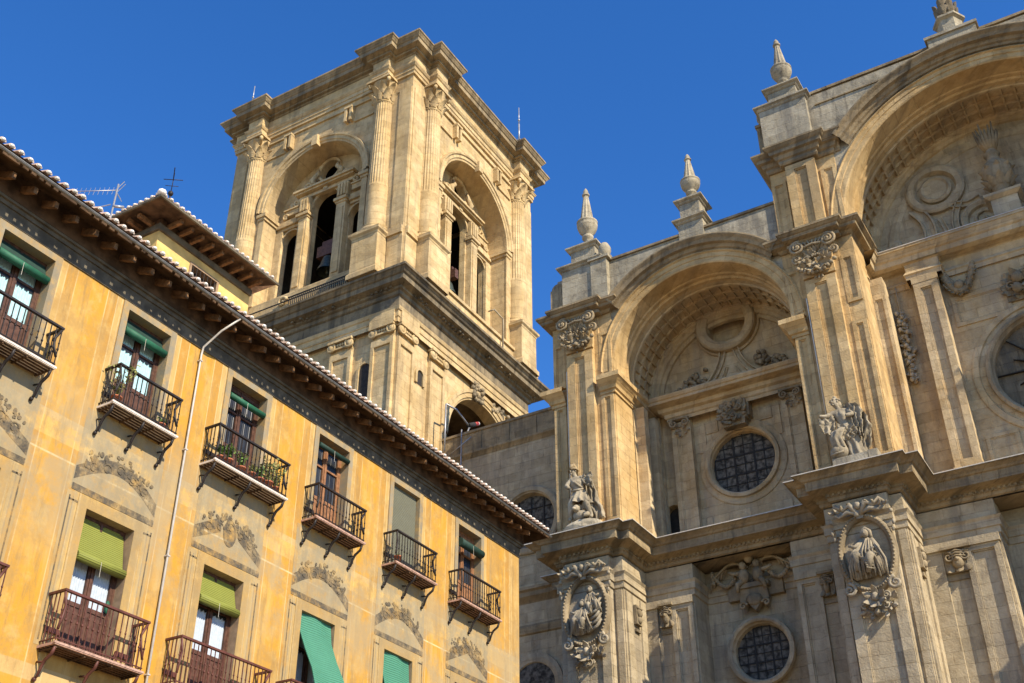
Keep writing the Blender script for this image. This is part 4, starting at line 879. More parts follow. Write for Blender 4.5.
b = MB(Tr); b.arc(1.9, 31.9, [(3.4, HL - .3), (3.4, HL + .08), (3.5, HL + .1), (3.52, HL + .16), (3.78, HL + .16), (3.8, HL + .22), (4.0, HL + .24), (4.05, HL - .02)], 0, pi, 48); b.build('lunette_archivolt', M['tower'], TW)
b = MB(Tr)
for k in range(30): b.ell((1.2 + RND.uniform(-.5, .5), HL + .15 + RND.uniform(0, .12), 36.3 - RND.uniform(0, 1.2)), (.14, .14, .14))
b.build('worn_carving', M['carve'], TW); b = MB(Tr)
for k in range(22): b.ell((3.6 + RND.uniform(-.8, 1.4), HL + .15, 35.9 - RND.uniform(0, .5)), (.13, .14, .13))
b.build('worn_carving', M['carve'], TW)
b = MB()
for T, ux in ((Tf, 1), (Tr, -1)):
    b.T = T
    for u0, u1 in ((5.05, 6.5), (2.3, 3.75)) if T is Tf else ((-6.5, -5.05), (-3.55, -2.15)):
        b.box(u0, u1, HL - .05, HL + .12, 0, 35.6); e = .2
        b.box(u0, u0 + e, HL + .12, HL + .22, 0, 35.35); b.box(u1 - e, u1, HL + .12, HL + .22, 0, 35.35); b.box(u0 + e, u1 - e, HL + .12, HL + .22, 34.95, 35.35)
        if T is Tr and u0 < -5: pass
    if T is Tf:
        for u0, u1 in ((-6.5, -5.05), (-3.75, -2.3)): b.box(u0, u1, HL - .05, HL + .2, 0, 35.6)
b.build('lower_pilasters', M['tower'], TW)
def ionic(T, u):
    b = MB(T); w = .8
    b.box(u - w, u + w, HL + .05, HL + .42, 35.98, 36.12); b.box(u - .72, u + .72, HL + .05, HL + .3, 35.6, 35.72)
    for s_ in (-1, 1):
        b.spiral(u + s_ * .62, HL + .3, 35.78, .3, 1.8, .085, s_, pi / 2); b.ell((u + s_ * .62, HL + .25, 35.78), (.24, .16, .24))
    for k in range(5): b.ell((u - .32 + .16 * k, HL + .28, 35.84), (.075, .07, .1))
    b.build('ionic_capital', M['tower'], TW)
for u in (5.78, 3.02): ionic(Tf, u)
for u in (-5.78, -2.85): ionic(Tr, u)
# niches of the lower stage
def niche(T, u, z0, z1, w, deep=.5):
    b = MB(T); n = 12; A = [(u + w * cos(pi - pi * i / n), z1 - w + w * sin(pi * i / n)) for i in range(n + 1)]
    outl = [(u - w, z0)] + A + [(u + w, z0)]
    b.poly([(p[0], HL + .02, p[1]) for p in outl]); b.build('niche_shade', M['void'], TW)  # flat near-black sheet stands in for the shaded hollow
    b = MB(T)
    b.arc(u, z1 - w, [(w, HL + .0), (w, HL + .1), (w + .14, HL + .1), (w + .16, HL + .0)], 0, pi, 16); 
    for s_ in (-1, 1): x0, x1 = sorted((u + s_ * w, u + s_ * (w + .16))); b.box(x0, x1, HL + .0, HL + .1, z0, z1 - w)
    b.build('niche_surround', M['tower'], TW)
niche(Tf, 4.62, 31.2, 34.25, .36); niche(Tr, -4.28, 33.55, 34.4, .26)
# dark lunette grille
# entablature of the lower stage
LP = lambda: [(-HL, HL), (-HL + 1.5, HL), (HL - 1.5, HL), (HL, HL)][:1]
sq = lambda h: [(TX - h, TY - h), (TX + h, TY - h), (TX + h, TY + h), (TX - h, TY + h)]
b = MB(); b.sweep(sq(HL), [(.28, 36.1), (.28, 36.4), (.33, 36.42), (.33, 36.75), (.4, 36.8), (.46, 36.98), (.3, 37.05)], True)
for T in (Tf, Tr):       # corner breaks
    b.T = T; s_ = 1 if T is Tf else -1
    x0, x1 = sorted((s_ * 5.0, s_ * 6.62)); b.box(x0, x1, HL, HL + .42, 36.12, 36.98)
b.build('lower_entablature', M['tower'], TW)
b = MB(); b.sweep(sq(HL), [(.3, 37.05), (.3, 37.74)], True); b.build('lower_frieze', M['dark'], TW)  # dark colour covers both soot and the shade below the deep cornice
b = MB(); b.sweep(sq(HL), [(.3, 37.7), (.42, 37.76), (.45, 37.95), (.6, 38.0), (.62, 38.12), (1.0, 38.2), (1.02, 38.2), (1.05, 38.48), (1.15, 38.52), (1.3, 38.7), (1.4, 38.74), (1.42, 38.86), (-.5, 38.95)], True)
for T in (Tf, Tr):
    b.T = T
    for k in range(44):
        if RND.random() < .45: continue
        u = -HL - .5 + (2 * HL + 1.0) * (k + .5) / 44; b.box(u - .07, u + .07, HL + .44, HL + RND.uniform(.62, .9), 38.04, 38.16)
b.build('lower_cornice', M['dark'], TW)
# upper stage
HU = 7.02
b = MB()
for T in (Tf, Tr, Tb, Tl):
    b.T = T; plate_arch(b, -HU, HU, 38.9, 54.0, HU, 0, 47.6, 3.75, 48, 40.6, HU - 1.35)
b.build('belfry_wall', M['tower'], TW)
b = MB()
for T in (Tf, Tr):
    b.T = T; b.arc(0, 47.6, [(3.74, HU - .1), (3.74, HU + .1), (3.86, HU + .12), (3.9, HU + .18), (4.1, HU + .18), (4.14, HU + .26), (4.26, HU + .28), (4.3, HU)], 0, pi, 48)
    for s_ in (-1, 1):
        x0, x1 = sorted((s_ * 3.55, s_ * 4.25)); b.box(x0, x1, HU - 1.3, HU + .2, 47.25, 47.5); b.box(*sorted((s_ * 3.65, s_ * 4.2)), HU - 1.3, HU + .12, 47.05, 47.25)
        b.box(*sorted((s_ * 3.72, s_ * 4.12)), HU, HU + .07, 40.6, 47.05)
    b.box(-.22, .22, HU + .1, HU + .45, 51.15, 51.95); b.box(1.7, 2.1, HU + .1, HU + .4, 50.9, 51.5) if False else None
    for u in (-2.4, 2.4): 
        b.box(u - .28, u - .1, HU, HU + .34, 52.1, 53.1); b.box(u + .1, u + .28, HU, HU + .34, 52.1, 53.1); b.box(u - .3, u + .3, HU, HU + .38, 53.1, 53.25)
    b.box(-4.2, 4.2, HU, HU + .12, 53.3, 53.42); b.box(-4.2, -2.75, HU, HU + .1, 52.0, 52.1); b.box(2.75, 4.2, HU, HU + .1, 52.0, 52.1)
b.build('arch_mouldings', M['tower'], TW)
# belfry screen inside each arch: three arched openings, cornice, scrolls and oculus
def screen(T):
    d = HU - 1.33; b = MB(T)
    back = d - .4
    plate_arch(b, -1.28, 1.28, 40.6, 49.3, d, 0, 47.7, 1.02, 24, 41.3, back)
    plate_arch(b, -3.8, -1.28, 40.6, 47.3, d, -2.55, 45.95, .68, 16, 41.0, back); plate_arch(b, 1.28, 3.8, 40.6, 47.3, d, 2.55, 45.95, .68, 16, 41.0, back)
    plate_hole(b, -1.28, 1.28, 49.3, 51.4, d, 0, 50.38, .74, 28, back)
    b.poly([(-3.8, d, 47.3), (-1.28, d, 47.3), (-1.28, d, 51.4), (-3.8, d, 51.4)]); b.poly([(1.28, d, 47.3), (3.8, d, 47.3), (3.8, d, 51.4), (1.28, d, 51.4)])
    o = b.build('belfry_screen', M['tower'], TW)
    b = MB(T)
    for s_ in (-1, 1):
        c = s_ * 1.46; b.box(c - .34, c + .34, d, d + .42, 41.2, 46.9); b.box(c - .42, c + .42, d, d + .5, 40.7, 41.25); b.box(c - .22, c + .22, d + .42, d + .48, 41.7, 46.6)
        b.box(c - .4, c + .4, d, d + .48, 46.9, 47.05); b.box(c - .48, c + .48, d, d + .58, 47.05, 47.25); b.box(c - .38, c + .38, d, d + .46, 47.25, 47.4)
        for k in (-1, 0, 1): b.box(c + k * .22 - .07, c + k * .22 + .07, d, d + .5, 47.45, 48.4)
        b.box(c - .4, c + .4, d, d + .4, 47.4, 48.5)
        x0, x1 = sorted((s_ * 1.95, s_ * 3.7)); b.box(x0, x1, d, d + .16, 46.75, 46.95); b.box(x0, x1, d, d + .3, 46.95, 47.15); b.box(x0, x1, d, d + .22, 47.15, 47.45)
        b.box(*sorted((s_ * 2.05, s_ * 3.1)), d, d + .25, 47.75, 48.15); b.box(*sorted((s_ * 2.0, s_ * 3.2)), d, d + .34, 48.15, 48.25)
        b.spiral(s_ * 2.3, d + .2, 48.6, .3, 1.4, .1, s_, 0); b.ell((s_ * 2.75, d + .15, 48.5), (.2, .15, .3)); b.spiral(s_ * 3.1, d + .2, 47.75, .24, 1.4, .09, -s_, 0)
        b.tube([(s_ * .95, d + .25, 49.35), (s_ * 1.15, d + .3, 49.8), (s_ * .75, d + .3, 50.2), (s_ * .8, d + .2, 50.6)], [.16, .2, .14, .08], 7); b.spiral(s_ * 1.5, d + .25, 49.45, .32, 1.4, .11, -s_, 0); b.ell((s_ * 1.9, d + .2, 49.3), (.25, .15, .15))
        x0, x1 = sorted((s_ * 3.2, s_ * 3.75)); b.box(x0, x1, d, d + .2, 41.2, 46.75)
    b.arc(0, 47.7, [(1.02, d - .05), (1.02, d + .14), (1.2, d + .14), (1.24, d)], 0, pi, 24); b.box(-.16, .16, d, d + .34, 48.65, 49.1)
    for c in (-2.55, 2.55): b.arc(c, 45.95, [(.68, d - .05), (.68, d + .1), (.78, d + .1), (.8, d)], 0, pi, 16)
    b.box(-2.1, 2.1, d, d + .3, 48.55, 48.75); b.box(-2.25, 2.25, d, d + .5, 48.9, 49.02); b.box(-2.35, 2.35, d, d + .62, 49.02, 49.16); b.box(-2.1, 2.1, d, d + .22, 48.75, 48.9)
    b.arc(0, 50.38, [(.74, d - .02), (.74, d + .12), (.8, d + .18), (.9, d + .18), (.95, d)], 0, 2 * pi, 28)
    b.box(-3.7, 3.7, d, d + 1.0, 40.2, 40.7); b.box(-3.7, 3.7, d, d + 1.1, 40.7, 40.82)
    b.build('screen_mouldings', M['tower'], o)
screen(Tf); screen(Tr)
b = MB()
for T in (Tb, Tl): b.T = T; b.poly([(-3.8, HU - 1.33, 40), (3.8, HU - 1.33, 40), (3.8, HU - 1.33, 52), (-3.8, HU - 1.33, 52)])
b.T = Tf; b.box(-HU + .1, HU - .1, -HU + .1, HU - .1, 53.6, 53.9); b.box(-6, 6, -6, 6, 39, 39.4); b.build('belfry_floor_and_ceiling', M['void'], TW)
# columns
def capital_mesh(b, x, y, z0, z1, r):
    b.lathe(x, y, [(r, z0 - .12), (r + .1, z0 - .05), (r, z0), (r, z0 + .2), (r + .05, z0 + .8), (r + .28, z1 - .2)], 20)
    for row, (zz_, L, n) in enumerate(((z0 + .05, .75, 8), (z0 + .5, .8, 8))):
        for k in range(n):
            a = 2 * pi * (k + .5 * row) / n; leafblade(b, (x + (r + .03) * cos(a), y + (r + .03) * sin(a), zz_), (cos(a) * .18, sin(a) * .18, 1), (cos(a), sin(a), 0), L, .42, .5)
    for k in range(4):
        a = pi / 4 + k * pi / 2; b.tube([(x + r * .9 * cos(a), y + r * .9 * sin(a), z1 - .75), (x + (r + .3) * cos(a), y + (r + .3) * sin(a), z1 - .25), (x + (r + .48) * cos(a), y + (r + .48) * sin(a), z1 - .28), (x + (r + .42) * cos(a), y + (r + .42) * sin(a), z1 - .48)], [.08, .13, .13, .08], 7)
    h = r + .32; b.box(x - h, x + h, y - h, y + h, z1 - .16, z1)
cproto = None
for T, us in ((Tf, (-5.02, 5.02)), (Tr, (-5.02, 5.02)), (Tb, (-5.02, 5.02)), (Tl, (-5.02, 5.02))):
    for u in us:
        x, y, _ = T(u, 7.05, 0)
        if cproto is None:
            b = MB(); b.lathe(x, y, [(.82, 42.22), (.86, 42.3), (.84, 42.42), (.72, 42.48), (.7, 42.55), (.78, 42.62), (.7, 42.7)], 28)
            b.lathe(x, y, [(.66, 42.7), (.665, 45.6), (.64, 45.75), (.56, 52.2)], 96, .055, (45.7, 52.3)); c = b.build('column', M['tower'], TW)
            b = MB(); capital_mesh(b, x, y, 52.2, 53.85, .55); k_ = b.build('capital', M['tower'], c)
            b = MB(); h = .88; b.box(x - h, x + h, y - h, y + h, 38.95, 42.0)
            b.sweep([(x - h, y - h), (x + h, y - h), (x + h, y + h), (x - h, y + h)], [(.02, 41.65), (.05, 41.75), (.16, 41.85), (.18, 42.0), (.0, 42.06), (.0, 42.2), (-.86, 42.22)], True)
            for s_ in (-1, 1): pass
            b.sweep([(x - h, y - h), (x + h, y - h), (x + h, y + h), (x - h, y + h)], [(.12, 38.95), (.12, 39.25), (.05, 39.35), (.01, 39.4)], True)
            p_ = b.build('pedestal', M['tower'], c); cproto = (c, k_, p_, x, y)
        else:
            c0, k0, p0, x0, y0 = cproto; n_ = c0.copy(); COL.objects.link(n_); n_.location = (c0.location.x + x - x0, c0.location.y + y - y0, c0.location.z)
            for q in (k0, p0): d_ = q.copy(); COL.objects.link(d_); d_.parent = n_
# corner piers: sunk panels, base course running round between the pedestals
for T, sg in ((Tf, 1), (Tr, -1), (Tf, -1), (Tr, 1)):
    b = MB(T)
    for a0, a1 in ((5.95, 6.98),):
        x0, x1 = sorted((sg * a0, sg * a1)); b.box(x0, x1, HU, HU + .1, 38.95, 41.7); b.box(x0, x1, HU, HU + .22, 41.7, 42.2); b.box(x0 + .15, x1 - .0, HU, HU + .06, 42.2, 52.9)
    b.build('corner_pier', M['tower'], TW)
# upper entablature with breaks over the columns
D0, D1, O, w = 7.15, 7.72, 5.02, .57
UP = lambda: [(-O - w, D0), (-O - w, D1), (-O + w, D1), (-O + w, D0), (O - w, D0), (O - w, D1), (O + w, D1), (O + w, D0), (D0, D0)]
up = quad_path(UP)
b = MB(); b.sweep(up, [(-.2, 53.85), (.0, 53.87), (.0, 54.1), (.05, 54.12), (.05, 54.36), (.12, 54.42), (.2, 54.58), (.02, 54.64), (.02, 55.4)], True); b.build('upper_entablature', M['tower'], TW)
b = MB(); b.sweep(up, [(.02, 55.38), (.1, 55.42), (.12, 55.5), (.3, 55.52), (.3, 55.66), (.62, 55.72), (.64, 55.72), (.66, 55.98), (.72, 56.02), (.86, 56.24), (.9, 56.26), (.9, 56.38), (-.6, 56.45)], True)
for T in (Tf, Tr):
    b.T = T
    for u0, u1, dd in ((-O - w, -O + w, D1), (O - w, O + w, D1), (-O + w + .2, O - w - .2, D0), (O + w + .2, D0 + .1, D0), (-D0 - .1, -O - w - .2, D0)):
        n = max(2, int((u1 - u0) / .3))
        for k in range(n): u = u0 + (u1 - u0) * (k + .5) / n; b.box(u - .08, u + .08, dd + .12, dd + .29, 55.51, 55.65)
b.build('upper_cornice', M['cornice'], TW)
b = MB(Tf); b.box(-7.3, 7.3, -7.3, 7.3, 56.3, 56.5); b.build('tower_roof', M['cornice'], TW)
# balustrade strip in front of the bells, railing
b = MB(Tf)
for k in range(30): u = -.6 + 4.2 * k / 29; b.tube([T_ for T_ in ((u, HU + .3, 39.0), (u, HU + .3, 39.95))], .03, 5)
b.tube([(-.7, HU + .3, 39.95), (3.7, HU + .3, 39.95)], .045, 5); b.tube([(-4.5, HU + .75, 39.35), (4, HU + .75, 39.35)], .04, 5); b.build('iron_railing', M['lead'], TW)
b = MB(Tf); b.spiral(-1.2, HU + .2, 39.9, .35, 1.3, .12, 1, 0); b.box(-3.7, -.8, HU - .4, HU + .15, 38.95, 39.7); b.build('sill_scroll', M['tower'], TW)
b = MB(Tr); b.box(-3.9, 4.3, HU - .4, HU + .3, 38.95, 40.0); b.box(-3.9, 4.3, HU - .4, HU + .42, 40.0, 40.2); b.build('belfry_sill', M['tower'], TW)
b = MB(Tr); b.tube([(2.6, HU + .5, 39.0), (2.6, HU + .5, 41.4), (1.6, HU + .5, 41.5), (1.6, HU + .1, 41.5)], .05, 6); b.build('ladder_rail', M['pale'], TW)
# scroll at the foot of the far pedestal, vertical conduit on the corner
b = MB(Tr); b.spiral(6.55, 7.3, 39.6, .55, 1.2, .2, -1, pi); b.build('corner_scroll', M['tower'], TW)
def bell(T, u, d, z, s, label):
    x, y, _ = T(u, d, 0); t = thing('church_bell', label, 'bell', (x, y, z), 'bells in the belfry')
    b = MB(); b.lathe(x, y, [(.62 * s, z), (.6 * s, z + .08 * s), (.46 * s, z + .4 * s), (.36 * s, z + .8 * s), (.3 * s, z + 1.0 * s), (.12 * s, z + 1.08 * s), (.1 * s, z + 1.2 * s)], 22); b.lathe(x, y, [(.56 * s, z + .02), (.3 * s, z + .7 * s), (.02, z + .9 * s)], 18); b.build('bell_body', M['bronze'], t)
    b = MB(); b.box(x - .75 * s, x + .75 * s, y - .2 * s, y + .2 * s, z + 1.15 * s, z + 1.9 * s); b.box(x - .45 * s, x + .45 * s, y - .16 * s, y + .16 * s, z + 1.9 * s, z + 2.2 * s); b.build('yoke', M['wood'], t)
    b = MB(); b.tube([(x, y, z + .7 * s), (x, y, z - .1 * s)], [.04 * s, .08 * s], 6); b.build('clapper', M['bronze'], t)
bell(Tf, .2, HU - 1.75, 42.7, 1.05, 'dark bronze bell in the centre arch of the tower face above the ochre building')
bell(Tr, -.35, HU - 1.6, 42.2, .85, 'dark bronze bell in the centre arch of the tower side facing the church front')
bell(Tr, 2.55, HU - 1.9, 41.9, .6, 'small bronze bell in the narrow side opening of the tower')
def rod(name, x, y, z0, z1, label):
    b = MB(); b.tube([(x, y, z0), (x, y, (z0 + z1) / 2)], .06, 6); b.tube([(x, y, (z0 + z1) / 2), (x, y, z1)], .035, 6); b.ell((x, y, z0 + (z1 - z0) * .62), (.09, .09, .09)); b.box(x - .16, x + .16, y - .16, y + .16, z0 - .05, z0 + .05)
    tag(b.build(name, M['metal']), label, 'lightning rod', 'lightning rods on the bell tower')
rod('lightning_rod', -29.95, 51.2, 56.45, 59.5, 'tall thin metal lightning rod on the right rear corner of the bell tower')
rod('lightning_rod', -44.0, 40.0, 56.45, 59.2, 'short faint lightning rod on the left corner of the bell tower')
b = MB(); b.tube([(-46.2, 40.4, 40), (-45.8, 40.3, 47.5)], .05, 5); b.build('conductor_cable', M['metal'], TW)
# lamp in the lunette
t = thing('floodlight', 'floodlight with a red ended housing on a thin metal arm above the chapel wall', 'floodlight', (-30.3, 44.4, 31.3))
b = MB(); b.tube([(-30.5, 44.3, 29.8), (-30.5, 44.3, 32.6)], .045, 6); b.tube([(-30.5, 44.3, 32.6), (-30.5, 45.3, 32.75), (-30.5, 46.7, 32.3)], .05, 6); b.tube([(-30.5, 46.6, 32.3), (-30.5, 46.1, 31.2)], .04, 6); b.build('arm', M['metal'], t)
b = MB(); b.tube([(-30.5, 46.5, 32.35), (-30.5, 47.1, 32.7)], .13, 10); b.build('housing', M['lead'], t); b = MB(); b.tube([(-30.5, 47.1, 32.7), (-30.5, 47.4, 32.88)], [.11, .12], 12); b.build('red_rim', M['red'], t)
b = MB(); b.tube([(-30.5, 47.32, 32.82), (-30.5, 47.5, 32.94)], [.11, .10], 12); b.build('lens', M['white'], t)

# ================================================================== CHAPEL WALL between tower and church front
CW = thing('chapel_wall', 'weathered stone wall with a round window between bell tower and church front', 'wall', (-27, 45, 0))
b = MB(); plate_hole(b, -31.4, -22.3, 21.5, 29.3, 45.3, -26.1, 25.3, 1.42, 48, 46.0)
b.poly([(-31.4, 45.3, 0), (-22.3, 45.3, 0), (-22.3, 45.3, 21.5), (-31.4, 45.3, 21.5)]); b.poly([(-31.4, 45.3, 29.3), (-22.3, 45.3, 29.3), (-22.3, 45.3, 29.7), (-31.4, 45.3, 29.7)])
b.box(-31.4, -22.4, 46.1, 60, 0, 29.9); b.build('ashlar_wall', M['grey'], CW)
b = MB(); b.sweep([(-31.4, 45.3), (-22.4, 45.3)], [(.02, 29.55), (.1, 29.65), (.22, 29.75), (.22, 29.88), (.02, 29.92), (.02, 31.0), (.1, 31.03), (.1, 31.16), (-.6, 31.2)]); b.sweep([(-31.4, 45.3), (-22.4, 45.3)], [(.0, 21.1), (.1, 21.2), (.3, 21.35), (.32, 21.55), (.45, 21.62), (.45, 21.75), (.0, 21.95)])
b.sweep([(-31.4, 45.3), (-22.4, 45.3)], [(.0, 19.6), (.1, 19.65), (.14, 19.95), (.0, 20.1)])
for x in (-30.2, -28.9, -27.2, -25.6, -24.1): b.box(x - .02, x + .02, 45.24, 45.3, 29.95, 31.0)
b.build('parapet', M['cornice'], CW)
b = MB(); b.arc(-26.1, 25.3, [(1.78, 45.32), (1.78, 45.2), (1.7, 45.14), (1.5, 45.14), (1.46, 45.22), (1.42, 45.25), (1.38, 45.6)], 0, 2 * pi, 56); o = b.build('round_window', M['grey'], CW)
b = MB(); n = 40; b.face([b.pt(-26.1 + 1.42 * cos(2 * pi * k / n), 45.6, 25.3 + 1.42 * sin(2 * pi * k / n)) for k in range(n)]); b.build('glazing', M['glassdark'], o)
b = MB(); 
for k in (-1, 0, 1): b.box(-26.1 + k * .7 - .025, -26.1 + k * .7 + .025, 45.54, 45.58, 24.1 + .1, 26.5); b.box(-27.4, -24.8, 45.55, 45.59, 25.3 + k * .7 - .025, 25.3 + k * .7 + .025)
b.build('lead_bars', M['lead'], o)
b = MB(); b.arc(-25.9, 17.2, [(1.5, 45.32), (1.5, 45.2), (1.3, 45.16), (1.1, 45.2), (1.05, 45.32)], 0, 2 * pi, 48); o = b.build('round_window', M['grey'], CW); b = MB(); b.face([b.pt(-25.9 + 1.07 * cos(2 * pi * k / n), 45.27, 17.2 + 1.07 * sin(2 * pi * k / n)) for k in range(n)]); b.build('glazing', M['glassdark'], o)
b = MB(); b.tube([(-30.0, 45.1, 27), (-30.0, 45.1, 31.3)], .035, 6); b.tube([(-30.9, 45.1, 29.9), (-29.4, 45.1, 30.7)], .03, 6); b.build('handrail_posts', M['metal'], CW)


# ================================================================== OCHRE APARTMENT BUILDING
XW = -18.75
def Ty(u, d, z): return (XW + d, u, z)
YB_ = thing('apartment_building', 'ochre painted apartment building with faded frescoes, iron balconies and a tiled eave', 'building', (XW, 18, 0))
BAYS = [WY0 + PITCH * i for i in range(6)]; HW = .655; YE = 31.83; Y0 = 3.0
UZ, UT, LZ, LT = 14.12, 16.79, 8.86, 11.85
b = MB(Ty); ys = [Y0] + [q for c in BAYS for q in (c - HW, c + HW)] + [YE]; zs = [0, LZ, LT, UZ, UT, 17.45]
for i in range(len(ys) - 1):
    for j in range(5):
        if i % 2 == 1 and j in (1, 3): continue
        b.poly([(ys[i], 0, zs[j]), (ys[i + 1], 0, zs[j]), (ys[i + 1], 0, zs[j + 1]), (ys[i], 0, zs[j + 1])])
b.poly([(YE, 0, 0), (YE, -9, 0), (YE, -9, 17.45), (YE, 0, 17.45)]); b.poly([(Y0, 0, 0), (Y0, -9, 0), (Y0, -9, 17.45), (Y0, 0, 17.45)]); b.poly([(Y0, -9, 0), (YE, -9, 0), (YE, -9, 17.45), (Y0, -9, 17.45)])
b.poly([(Y0, -.5, 17.44), (YE, -.5, 17.44), (YE, -9, 17.44), (Y0, -9, 17.44)])
b.build('wall', M['yellow'], YB_)
def opening(c, z0, z1, low):
    b = MB(Ty); D = -.34
    for u in (c - HW, c + HW): b.poly([(u, 0, z0), (u, D, z0), (u, D, z1), (u, 0, z1)])
    b.poly([(c - HW, 0, z1), (c + HW, 0, z1), (c + HW, D, z1), (c - HW, D, z1)]); b.poly([(c - HW, 0, z0), (c + HW, 0, z0), (c + HW, D, z0), (c - HW, D, z0)])
    b.cm = 1; e = .24 if low else .17; pr = .012 if low else .03
    for s_ in (-1, 1): x0, x1 = sorted((c + s_ * HW, c + s_ * (HW + e))); b.box(x0, x1, .002, pr, z0, z1 + e)
    b.box(c - HW, c + HW, .002, pr, z1, z1 + e)
    return b.build('window', [M['reveal'] if low else M['framegrey'], M['framebeige'] if low else M['framegrey']], YB_)
def doors(par, c, z0, z1, wood, panem, tint=None):
    """double leaf glazed door: solid lower panel, two panes above in each leaf"""
    D = -.3; b = MB(Ty); h = z1 - z0; t = .07
    b.box(c - HW, c - HW + .05, D - .04, D + .06, z0, z1); b.box(c + HW - .05, c + HW, D - .04, D + .06, z0, z1); b.box(c - HW + .05, c + HW - .05, D - .04, D + .06, z1 - .07, z1)
    zp = z0 + h * .36
    for s_ in (-1, 1):
        x0, x1 = sorted((c + s_ * .01, c + s_ * (HW - .05)))
        b.box(x0, x0 + t, D, D + .05, z0, z1 - .07); b.box(x1 - t, x1, D, D + .05, z0, z1 - .07)
        for za, zb in ((z0, z0 + .12), (zp, zp + .09), (z0 + h * .72, z0 + h * .72 + .05), (z1 - .17, z1 - .07)): b.box(x0 + t, x1 - t, D, D + .045, za, zb)
        b.box(x0 + t, x1 - t, D + .002, D + .025, z0 + .12, zp); b.box(x0 + t + .06, x1 - t - .06, D + .025, D + .04, z0 + .2, zp - .08)
    b.box(c - .03, c + .03, D + .05, D + .075, z0, z1 - .07)
    b.build('door_leaves', wood, par)
    b = MB(Ty); n = 24
    for s_ in (-1, 1):
        x0, x1 = sorted((c + s_ * .08, c + s_ * (HW - .12))); rows = []
        for zz_ in (zp + .02, z1 - .1): rows.append([(x0 + (x1 - x0) * k / n, D + .012 - .014 * (1 + sin(k * 1.9 + s_)), zz_) for k in range(n + 1)])
        b.grid(rows, False, True)
    b.build('curtain' if panem in (M['curtain'], M['curtainblue']) else 'pane', panem, par)
    if panem in (M['curtain'], M['curtainblue']):      # dark glass over the scalloped top of the curtain
        b = MB(Ty)
        for s_ in (-1, 1):
            x0, x1 = sorted((c + s_ * .08, c + s_ * (HW - .12))); 
            for zt, hh in ((z1 - .17, .2), (z0 + h * .72, .1)):
                for k in range(4): u0 = x0 + (x1 - x0) * k / 4; w_ = (x1 - x0) / 4; b.poly([(u0, D + .02, zt), (u0 + w_, D + .02, zt), (u0 + w_, D + .02, zt - hh * .45), (u0 + w_ / 2, D + .02, zt - hh), (u0, D + .02, zt - hh * .45)])
        b.build('pane', M['pane'], par)
UP_ = ((M['wood'], M['curtainblue']), (M['wood'], M['curtainblue']), (M['wood'], M['pane']), (M['woodlight'], M['pane']), (M['wood'], M['pane']), (M['woodlight'], M['pane']))
for i, c in enumerate(BAYS):
    o = opening(c, UZ, UT, False); doors(o, c, UZ, UT, *UP_[i])
    o = opening(c, LZ, LT, True); doors(o, c, LZ, LT, M['wood'], M['curtain'])
# blinds
def roll(c, z, r, m, d=.0, cloth=None, top=UT):
    b = MB(Ty); b.tube([(c - HW + .02, d, z), (c + HW - .02, d, z)], r, 14)
    if cloth:
        b.cm = 1; q = [(c - HW + .03, d - .02, z), (c + HW - .03, d - .02, z), (c + HW - .03, -.27, top), (c - HW + .03, -.27, top)]; b.poly(q); b.poly([(p[0], p[1] - .02, p[2]) for p in q])
    o = b.build('roller_blind', [m, cloth or m], YB_)
    b = MB(Ty); b.tube([(c - .05, d + r, z + .02), (c - .05, d + r + .01, z - .3)], .004, 4); b.build('cord', M['white'], o); return o
roll(BAYS[0], 16.28, .09, M['blindgreen'], -.05, M['blinddark']); roll(BAYS[1], 16.3, .09, M['blindgreen'], -.05, M['blinddark'])
roll(BAYS[2], 16.3, .08, M['blindgreen'], -.02); roll(BAYS[3], 16.48, .07, M['blinddark'], .02); roll(BAYS[5], 16.2, .13, M['blinddark'], .06)
b = MB(Ty); c = BAYS[4]; b.box(c - HW + .02, c + HW - .02, -.12, -.1, UZ + .02, UT); b.build('slatted_blind', M['blindgrey'], YB_)
for c, z in ((BAYS[1], 10.86), (BAYS[2], 11.08), (BAYS[0], 11.3)): roll(c, z, .1, M['blindolive'], -.05, M['blindolive'], LT)
def hung(c, pts, w=HW):
    b = MB(Ty); rows = []
    for d, z, sh in pts: rows.append([(c - w + .03 + (2 * w - .06) * k / 10 + sh, d + .03 * sin(k * .7 + z * 2), z) for k in range(11)])
    b.grid(rows, False, True); b.grid([[(p[0], p[1] - .02, p[2]) for p in r] for r in rows], False, True)
    b.build('hanging_blind', M['blindteal'], YB_)
hung(BAYS[3], ((-.08, LT, 0), (.0, LT - .5, 0), (.2, LT - 1.0, .0), (.42, LT - 1.5, .03), (.56, LT - 1.95, .05), (.6, LT - 2.6, .06)))
hung(BAYS[4], ((-.08, LT, 0), (-.02, LT - .6, 0), (.12, LT - 1.2, .0), (.4, LT - 1.9, .0), (.56, LT - 2.5, .0)))
b = MB(Ty); b.ell((BAYS[1] + .5, -.2, 10.15), (.06, .05, .14)); b.build('green_ornament', M['blindgreen'], YB_)
